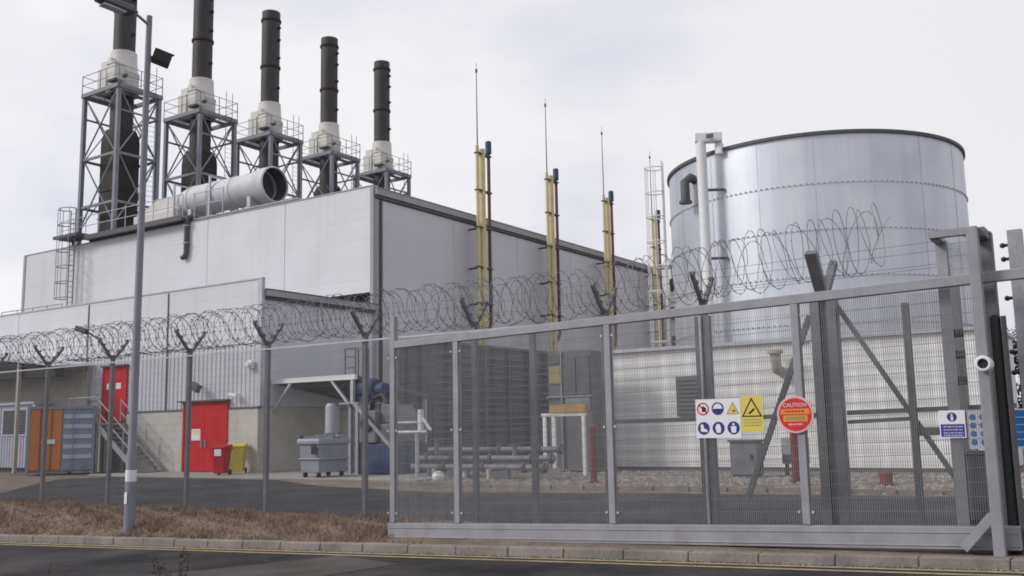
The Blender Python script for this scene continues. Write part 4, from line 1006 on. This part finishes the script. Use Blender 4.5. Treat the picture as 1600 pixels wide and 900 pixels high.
# fence post with insulators beyond the portal
t = thing('insulator_post', 'grey post with electric fence insulators at the photo edge', 'post', (-1.35, 13.15, 0))
MB().box(-1.42, -1.26, 13.07, 13.23, -.1, 3.78).build('post', 'galv', t)
for z in (3.6, 3.43, 3.27, 2.95, 2.3, 2.05):
    MB().lathe([(0, -.09), (.02, -.09), (.035, -.06), (.02, -.03), (.02, .0), (0, .0)], (-1.42, 13.1, z), 10, 0, 'X').build('insulator', 'blackm', t)
mesh_sheet(-1.25, 1.5, 13.1, lambda x: .05, lambda x: 3.0, pv=.0254, w=.004).build('mesh_panel', 'wire', t, fix=False)
# motor cabinet
t = thing('gate_motor_cabinet', 'grey gate motor cabinet behind the mesh by the portal', 'cabinet', (-1.85, 12.6, 0))
MB().box(-2.02, -1.66, 12.5, 12.85, .05, 1.1).build('body', 'greymach', t, bevel=.02); MB().box(-2.04, -1.64, 12.48, 12.87, 1.1, 1.14).build('lid', 'post', t); MB().box(-2.0, -1.68, 12.46, 12.499, .3, .36).build('slot', 'black', t); MB().box(-2.02, -1.66, 12.5, 12.85, -.1, .045).build('plinth', 'conc', t)

# ------------------------------------------------------------------ signs
def ring(b, c, r0, r1, mi, n=28):
    vs = []
    for j in range(n):
        w = 2 * PI * j / n; vs += [(c[0] + r0 * math.cos(w), c[1], c[2] + r0 * math.sin(w)), (c[0] + r1 * math.cos(w), c[1], c[2] + r1 * math.sin(w))]
    b.add(vs, [(2 * j, 2 * ((j + 1) % n), 2 * ((j + 1) % n) + 1, 2 * j + 1) for j in range(n)], mi)
def poly(b, pts, y, mi): b.add([(x, y, z) for x, z in pts], [tuple(range(len(pts)))], mi)
def bars(b, x0, x1, z, h, y, mi, words):
    """rows of small blocks standing where the print is too small to read"""
    rnd_ = random.Random(words); x = x0
    while x < x1 - .004:
        w = min(rnd_.uniform(.018, .05), x1 - x); poly(b, [(x, z), (x + w, z), (x + w, z + h), (x, z + h)], y, mi); x += w + .009
sy = GY - .052
t = thing('safety_sign', 'white sign with six round and triangular safety symbols on the gate', 'sign', (-4.83, sy, 1.58))
x0, x1, z0, z1 = -5.14, -4.53, 1.33, 1.83
MB().box(x0, x1, sy, sy + .004, z0, z1).build('board', 'signwhite', t)
y = sy - .0015
cw = (x1 - x0) / 3; cxs = [x0 + cw * (i + .5) for i in range(3)]; r = .083; zt, zb_ = z1 - .125, z0 + .125
b = MB(); ring(b, (cxs[0], y, zt), r * .78, r, 0); b.add([(cxs[0] - .064, y, zt + .05), (cxs[0] - .05, y, zt + .064), (cxs[0] + .064, y, zt - .05), (cxs[0] + .05, y, zt - .064)], [(0, 1, 2, 3)], 0)
poly(b, [(cxs[0] - .015, zt - .04), (cxs[0] + .04, zt - .035), (cxs[0] + .045, zt + .005), (cxs[0] + .015, zt + .035), (cxs[0] - .01, zt + .03)], y - .001, 1); b.build('prohibition_symbol', ['signred', 'signblack'], t)
b = MB(); b.disc((cxs[1], y, zt), r, 'Y', 28, 0); b.disc((cxs[1], y - .001, zt + .005), r * .72, 'Y', 20, 1, 0, PI); poly(b, [(cxs[1] - r * .82, zt), (cxs[1] + r * .82, zt), (cxs[1] + r * .82, zt + .012), (cxs[1] - r * .82, zt + .012)], y - .002, 1); b.build('helmet_symbol', ['signnavy', 'signwhite'], t)
b = MB(); poly(b, [(cxs[2] - .088, zt - .075), (cxs[2] + .088, zt - .075), (cxs[2], zt + .085)], y, 0); poly(b, [(cxs[2] - .07, zt - .065), (cxs[2] + .07, zt - .065), (cxs[2], zt + .062)], y - .001, 1); poly(b, [(cxs[2] - .005, zt - .045), (cxs[2] + .045, zt - .04), (cxs[2] + .025, zt - .02), (cxs[2] - .01, zt - .03)], y - .002, 2); b.build('warning_symbol', ['signolive', 'signyellow', 'signblack'], t)
b = MB(); b.disc((cxs[0], y, zb_), r, 'Y', 28, 0); poly(b, [(cxs[0] - .04, zb_ - .04), (cxs[0] + .05, zb_ - .05), (cxs[0] + .05, zb_ - .02), (cxs[0] + .005, zb_ + .0), (cxs[0] - .005, zb_ + .05), (cxs[0] - .04, zb_ + .05)], y - .001, 1); b.build('boot_symbol', ['signnavy', 'signwhite'], t)
b = MB(); b.disc((cxs[1], y, zb_), r, 'Y', 28, 0); poly(b, [(cxs[1] - .025, zb_ - .06), (cxs[1] + .025, zb_ - .06), (cxs[1] + .035, zb_ - .005), (cxs[1] + .02, zb_ + .05), (cxs[1] - .02, zb_ + .055), (cxs[1] - .045, zb_ + .01)], y - .001, 1); b.build('glove_symbol', ['signnavy', 'signwhite'], t)
b = MB(); b.disc((cxs[2], y, zb_), r, 'Y', 28, 0); b.disc((cxs[2], y - .001, zb_ + .045), .017, 'Y', 12, 1); poly(b, [(cxs[2] - .03, zb_ - .06), (cxs[2] + .03, zb_ - .06), (cxs[2] + .038, zb_ + .022), (cxs[2] - .038, zb_ + .022)], y - .001, 1); b.build('vest_symbol', ['signnavy', 'signwhite'], t)
t = thing('warning_sign', 'yellow warning sign with a black triangle next to the safety symbols', 'sign', (-4.38, sy, 1.6))
x0, x1, z0, z1 = -4.525, -4.235, 1.405, 1.855
MB().box(x0, x1, sy, sy + .004, z0, z1).build('board', 'signyellow', t)
b = MB(); cx = (x0 + x1) / 2
poly(b, [(cx - .135, 1.59), (cx + .135, 1.59), (cx, 1.835)], y, 0); poly(b, [(cx - .105, 1.606), (cx + .105, 1.606), (cx, 1.797)], y - .001, 1); poly(b, [(cx - .05, 1.635), (cx - .03, 1.62), (cx + .045, 1.68), (cx + .025, 1.7)], y - .002, 0); b.build('warning_symbol', ['signblack', 'signyellow'], t)
b = MB()
for k, z in enumerate((1.545, 1.51, 1.475)): bars(b, x0 + .03, x1 - .03, z, .014, y, 0, k + 3)
b.build('lettering', 'signolive', t)
t = thing('caution_sign', 'round red CAUTION sign hung on the gate upright', 'sign', (-3.82, sy - .02, 1.62))
cx, cz2 = -3.82, 1.605; yy = GY - .075
b = MB(); b.lathe([(0, 0), (.225, 0), (.23, .003), (.23, .006), (0, .006)], (cx, yy, cz2), 36, 0, 'Y'); b.build('disc', 'signpink', t)
yy -= .0015
b = MB(); b.disc((cx, yy, cz2), .203, 'Y', 40, 0); b.build('red_field', 'signred', t)
b = MB(); yy -= .0012
poly(b, [(cx - .185, cz2 + .005), (cx + .185, cz2 + .005), (cx + .175, cz2 + .07), (cx - .175, cz2 + .07)], yy, 0)
poly(b, [(cx - .15, cz2 - .085), (cx + .15, cz2 - .085), (cx + .15, cz2 - .008), (cx - .15, cz2 - .008)], yy, 0)
poly(b, [(cx - .12, cz2 - .07), (cx + .12, cz2 - .07), (cx + .12, cz2 - .022), (cx - .12, cz2 - .022)], yy - .001, 1)
bars(b, cx - .13, cx + .13, cz2 + .027, .024, yy - .001, 2, 21); bars(b, cx - .09, cx + .09, cz2 - .128, .018, yy, 3, 22)
b.build('print_panel', ['signorange', 'signolive', 'signred', 'signpink'], t)
fc = bpy.data.curves.new('caution_lettering', 'FONT'); fc.body = 'CAUTION'; fc.size = .066; fc.align_x = 'CENTER'; fc.extrude = .0; fc.offset = .002
fo = bpy.data.objects.new('caution_lettering', fc); COL.objects.link(fo); bpy.context.view_layer.update()
me = bpy.data.meshes.new_from_object(fo.evaluated_get(bpy.context.evaluated_depsgraph_get())); bpy.data.objects.remove(fo)
me.materials.clear(); me.materials.append(M['signpink'])
fo = bpy.data.objects.new('lettering', me); COL.objects.link(fo); fo.parent = t
fo.location = Vector((cx, yy - .001, cz2 + .095)) - Vector(t['_org']); fo.rotation_euler = (PI / 2, 0, 0)
t = thing('mandatory_sign', 'white and purple notice with a round symbol on the gate mesh near the portal', 'sign', (-2.04, sy, 1.5))
x0, x1, z0, z1 = -2.175, -1.9, 1.30, 1.61
MB().box(x0, x1, sy, sy + .004, z0, z1).build('board', 'signwhite', t)
b = MB(); cx = (x0 + x1) / 2
b.disc((cx, y, 1.535), .052, 'Y', 24, 0); b.disc((cx, y - .001, 1.56), .012, 'Y', 10, 1); poly(b, [(cx - .012, 1.495), (cx + .012, 1.495), (cx + .014, 1.543), (cx - .014, 1.543)], y - .001, 1)
b.build('symbol', ['signnavy', 'signwhite'], t)
b = MB(); poly(b, [(x0 + .012, 1.312), (x1 - .012, 1.312), (x1 - .012, 1.455), (x0 + .012, 1.455)], y, 0)
for k, z in enumerate((1.42, 1.385, 1.35, 1.322)): bars(b, x0 + .04, x1 - .03, z, .012, y - .001, 1, k + 40)
b.build('lettering', ['signpurple', 'cabin'], t)
t = thing('information_board', 'white board with rows of blue symbols behind the portal post', 'sign', (-1.6, 12.95, 1.4))
yb = 12.95; x0, x1, z0, z1 = -2.02, -1.2, 1.15, 1.62
MB().box(x0, x1, yb, yb + .02, z0, z1).build('board', 'signwhite', t)
b = MB(); yk = yb - .0015
for i, cx in enumerate((-1.96, -1.85)):
    for j in range(4): b.disc((cx, yk, 1.23 + j * .1), .038, 'Y', 16, 0)
for j in range(5):
    poly(b, [(-1.80, 1.19 + j * .084), (-1.69, 1.19 + j * .084), (-1.69, 1.25 + j * .084), (-1.80, 1.25 + j * .084)], yk, 0)
    poly(b, [(-1.50, 1.18 + j * .086), (-1.24, 1.18 + j * .086), (-1.24, 1.257 + j * .086), (-1.50, 1.257 + j * .086)], yk, 0)
b.build('symbol', 'signblue', t)
b = MB(); 
for xx in (-1.95, -1.25): b.box(xx - .02, xx + .02, yb + .025, yb + .065, 0, 1.6)
b.build('post', 'post', t)

# ------------------------------------------------------------------ street lamp
lx, ly = -16.95, 11.95
lz = ground_z(lx, ly)
t = thing('street_lamp', 'tall grey street lamp on the brown verge with white bands near its foot', 'street lamp', (lx, ly, lz))
top = Vector((lx + .1, ly - .02, 10.15)); dirv = top - Vector((lx, ly, lz))
def lp(z): return Vector((lx, ly, lz)) + dirv * ((z - lz) / (10.15 - lz))
b = MB(); b.tube([lp(lz - .1), lp(1.15), lp(1.2), lp(10.15)], [.105, .10, .08, .06], 16); b.build('column', 'tower', t)
b = MB(); b.lathe([(.103, .62), (.107, .63), (.107, .83), (.103, .84)], (lp(.7).x, lp(.7).y, 0), 16); b.build('white_band', 'white', t); MB().box(lp(.4).x - .03, lp(.4).x + .05, ly - .112, ly - .104, .2, .42).build('sticker', 'white', t)
b = MB(); b.tube([lp(9.95), lp(10.0) + Vector((0, -.25, .06)), lp(10.0) + Vector((.0, -.5, .1))], .03, 8); b.build('arm', 'tower', t)
b = MB(); hx, hy, hz = lx + .1, ly - .82, 10.08
b.add([(hx - .13, hy - .42, hz - .02), (hx + .13, hy - .42, hz - .02), (hx + .17, hy + .4, hz - .06), (hx - .17, hy + .4, hz - .06), (hx - .1, hy - .36, hz + .09), (hx + .1, hy - .36, hz + .09), (hx + .12, hy + .38, hz + .13), (hx - .12, hy + .38, hz + .13)], BF)
hd = b.build('lamp_head', 'dark_trim', t, bevel=.03)
b = MB(); b.box(hx - .1, hx + .1, hy - .3, hy + .2, hz - .085, hz - .05); b.build('lens', 'galv_light', hd)
b = MB(); c = lp(9.25); b.bar(c, c + Vector((.08, .3, .05)), .07); b.build('bracket', 'dark_trim', t)
b = MB(); c2 = c + Vector((.06, .22, .0)); b.bar(c2 + Vector((-.06, -.1, .1)), c2 + Vector((.12, .2, .0)), .25, .27); b.box(c2.x - .04, c2.x + .14, c2.y - .05, c2.y + .3, c2.z + .15, c2.z + .18); b.build('floodlight', 'blackm', t, bevel=.03)

# ------------------------------------------------------------------ trees beyond the yard
def tree(name, x, y, h, wdt, label, seed):
    rr = random.Random(seed); t = thing(name, label, 'tree', (x, y, 0), 'dark trees beyond the yard')
    b = MB(); b.tube([(x, y, -.1), (x + .1, y, h * .4), (x, y + .1, h * .85)], [.2, .13, .04], 8)
    for k in range(10):
        a = rr.uniform(0, 2 * PI); z = h * rr.uniform(.2, .75); l = wdt * rr.uniform(.5, .9)
        b.tube([(x, y, z), (x + math.cos(a) * l * .6, y + math.sin(a) * l * .6, z + l * .35), (x + math.cos(a) * l, y + math.sin(a) * l, z + l * .45)], [.06, .04, .015], 5)
    b.build('trunk', 'bark', t)
    b = MB()
    clumps = [(rr.uniform(0, 2 * PI), rr.random() ** .5, rr.uniform(.12, 1.)) for _ in range(70)]
    for a, u, v in clumps:
        prof = wdt * (1 - .75 * abs(v - .4) ** 1.3); cx = x + math.cos(a) * u * prof; cy = y + math.sin(a) * u * prof; c_z = h * v; rad = rr.uniform(.25, .6)
        for q in range(70):
            d = Vector((rr.gauss(0, 1), rr.gauss(0, 1), rr.gauss(0, .8))).normalized() * rad * rr.random() ** .4
            p = Vector((cx, cy, c_z)) + d; e = Vector((rr.gauss(0, 1), rr.gauss(0, 1), rr.gauss(0, 1))).normalized(); f_ = e.cross(Vector((rr.gauss(0, 1), rr.gauss(0, 1), rr.gauss(0, 1)))).normalized(); s_ = rr.uniform(.06, .13)
            b.add([p - e * s_, p + f_ * s_ * .5, p + e * s_, p - f_ * s_ * .5], [(0, 1, 2, 3)])
    b.build('crown', 'leaf', t, fix=False)
tree('evergreen_tree', -6.3, 58, 6.2, 2.0, 'dark evergreen tree just beyond the black safety edge', 1)
tree('evergreen_tree', -3.2, 60, 7.0, 2.4, 'taller evergreen tree at the photo edge behind the insulator post', 2)
tree('evergreen_tree', 1.5, 62, 6.0, 2.6, 'evergreen tree standing farthest along the yard edge', 3)

# ------------------------------------------------------------------ camera, light, sky
cam = bpy.data.cameras.new('camera'); co = bpy.data.objects.new('camera', cam); COL.objects.link(co)
yaw, pitch, roll = -5.85850087e-01, 1.43390641e-01, -1.93558066e-02
fw = Vector((0, math.cos(pitch), math.sin(pitch))); rt = Vector((1, 0, 0)); dn = -(rt.cross(fw))
c, s = math.cos(roll), math.sin(roll)
rt, dn = rt * c - dn * s, rt * s + dn * c
Bm = Matrix(((math.cos(yaw), -math.sin(yaw), 0), (math.sin(yaw), math.cos(yaw), 0), (0, 0, 1))).transposed()
rt, dn, fw = Bm @ rt, Bm @ dn, Bm @ fw
mw = Matrix((rt, -dn, -fw)).transposed().to_4x4(); mw.translation = Vector((0, 0, 1.5))
co.matrix_world = mw
cam.sensor_width = 36; cam.lens = 36 * 1521.6 / 1600; cam.clip_start = .05; cam.clip_end = 5000
scene.camera = co

SUN_DIR = Vector((-.62, -.62, .60)).normalized()      # towards the sun
sun = bpy.data.lights.new('sun', 'SUN'); so = bpy.data.objects.new('sun', sun); COL.objects.link(so)
sun.energy = 1.8; sun.angle = R(14); sun.color = (1., .965, .93)
so.rotation_euler = SUN_DIR.to_track_quat('Z', 'Y').to_euler()
w = bpy.data.worlds.new('World'); scene.world = w; w.use_nodes = True
nt = w.node_tree; bg = nt.nodes['Background']
sky = nt.nodes.new('ShaderNodeTexSky'); sky.sky_type = 'NISHITA'; sky.sun_disc = False
sky.sun_elevation = math.asin(SUN_DIR.z); sky.sun_rotation = math.atan2(SUN_DIR.x, SUN_DIR.y)
tc = nt.nodes.new('ShaderNodeTexCoord'); mp = nt.nodes.new('ShaderNodeMapping'); mp.inputs['Scale'].default_value = (1, 1, 2.2)
nt.links.new(tc.outputs['Generated'], mp.inputs['Vector'])
nz = nt.nodes.new('ShaderNodeTexNoise'); nz.inputs['Scale'].default_value = 1.7; nz.inputs['Detail'].default_value = 5; nz.inputs['Roughness'].default_value = .5
nt.links.new(mp.outputs['Vector'], nz.inputs['Vector'])
cr = nt.nodes.new('ShaderNodeValToRGB'); nt.links.new(nz.outputs['Fac'], cr.inputs['Fac'])
e = cr.color_ramp.elements; e[0].position = .40; e[0].color = (.70, .71, .81, 1); e[1].position = .58; e[1].color = (.965, .955, .97, 1)
sxyz = nt.nodes.new('ShaderNodeSeparateXYZ'); nt.links.new(tc.outputs['Generated'], sxyz.inputs[0])
mr = nt.nodes.new('ShaderNodeMapRange'); mr.inputs['From Min'].default_value = -.75; mr.inputs['From Max'].default_value = .3; nt.links.new(sxyz.outputs[0], mr.inputs['Value'])
gr = nt.nodes.new('ShaderNodeValToRGB'); nt.links.new(mr.outputs[0], gr.inputs['Fac'])
ge = gr.color_ramp.elements; ge[0].color = (1, 1, 1, 1); ge[1].color = (.86, .86, .88, 1)
gm = nt.nodes.new('ShaderNodeMix'); gm.data_type = 'RGBA'; gm.blend_type = 'MULTIPLY'; gm.inputs[0].default_value = 1
nt.links.new(cr.outputs['Color'], gm.inputs[6]); nt.links.new(gr.outputs['Color'], gm.inputs[7])
sc_ = nt.nodes.new('ShaderNodeMix'); sc_.data_type = 'RGBA'; sc_.blend_type = 'MULTIPLY'; sc_.inputs[0].default_value = 1
nt.links.new(gm.outputs[2], sc_.inputs[6]); sc_.inputs[7].default_value = (10, 10, 10, 1)
mx = nt.nodes.new('ShaderNodeMix'); mx.data_type = 'RGBA'; mx.inputs[0].default_value = .93
nt.links.new(sky.outputs['Color'], mx.inputs[6]); nt.links.new(sc_.outputs[2], mx.inputs[7])
nt.links.new(mx.outputs[2], bg.inputs['Color']); bg.inputs['Strength'].default_value = .1
vs_ = scene.view_settings; vs_.view_transform = 'Standard'; vs_.look = 'None'; vs_.exposure = 0; vs_.gamma = 1
scene.cycles.filter_width = 1.8
for o in bpy.data.objects:
    if '_org' in o: del o['_org']
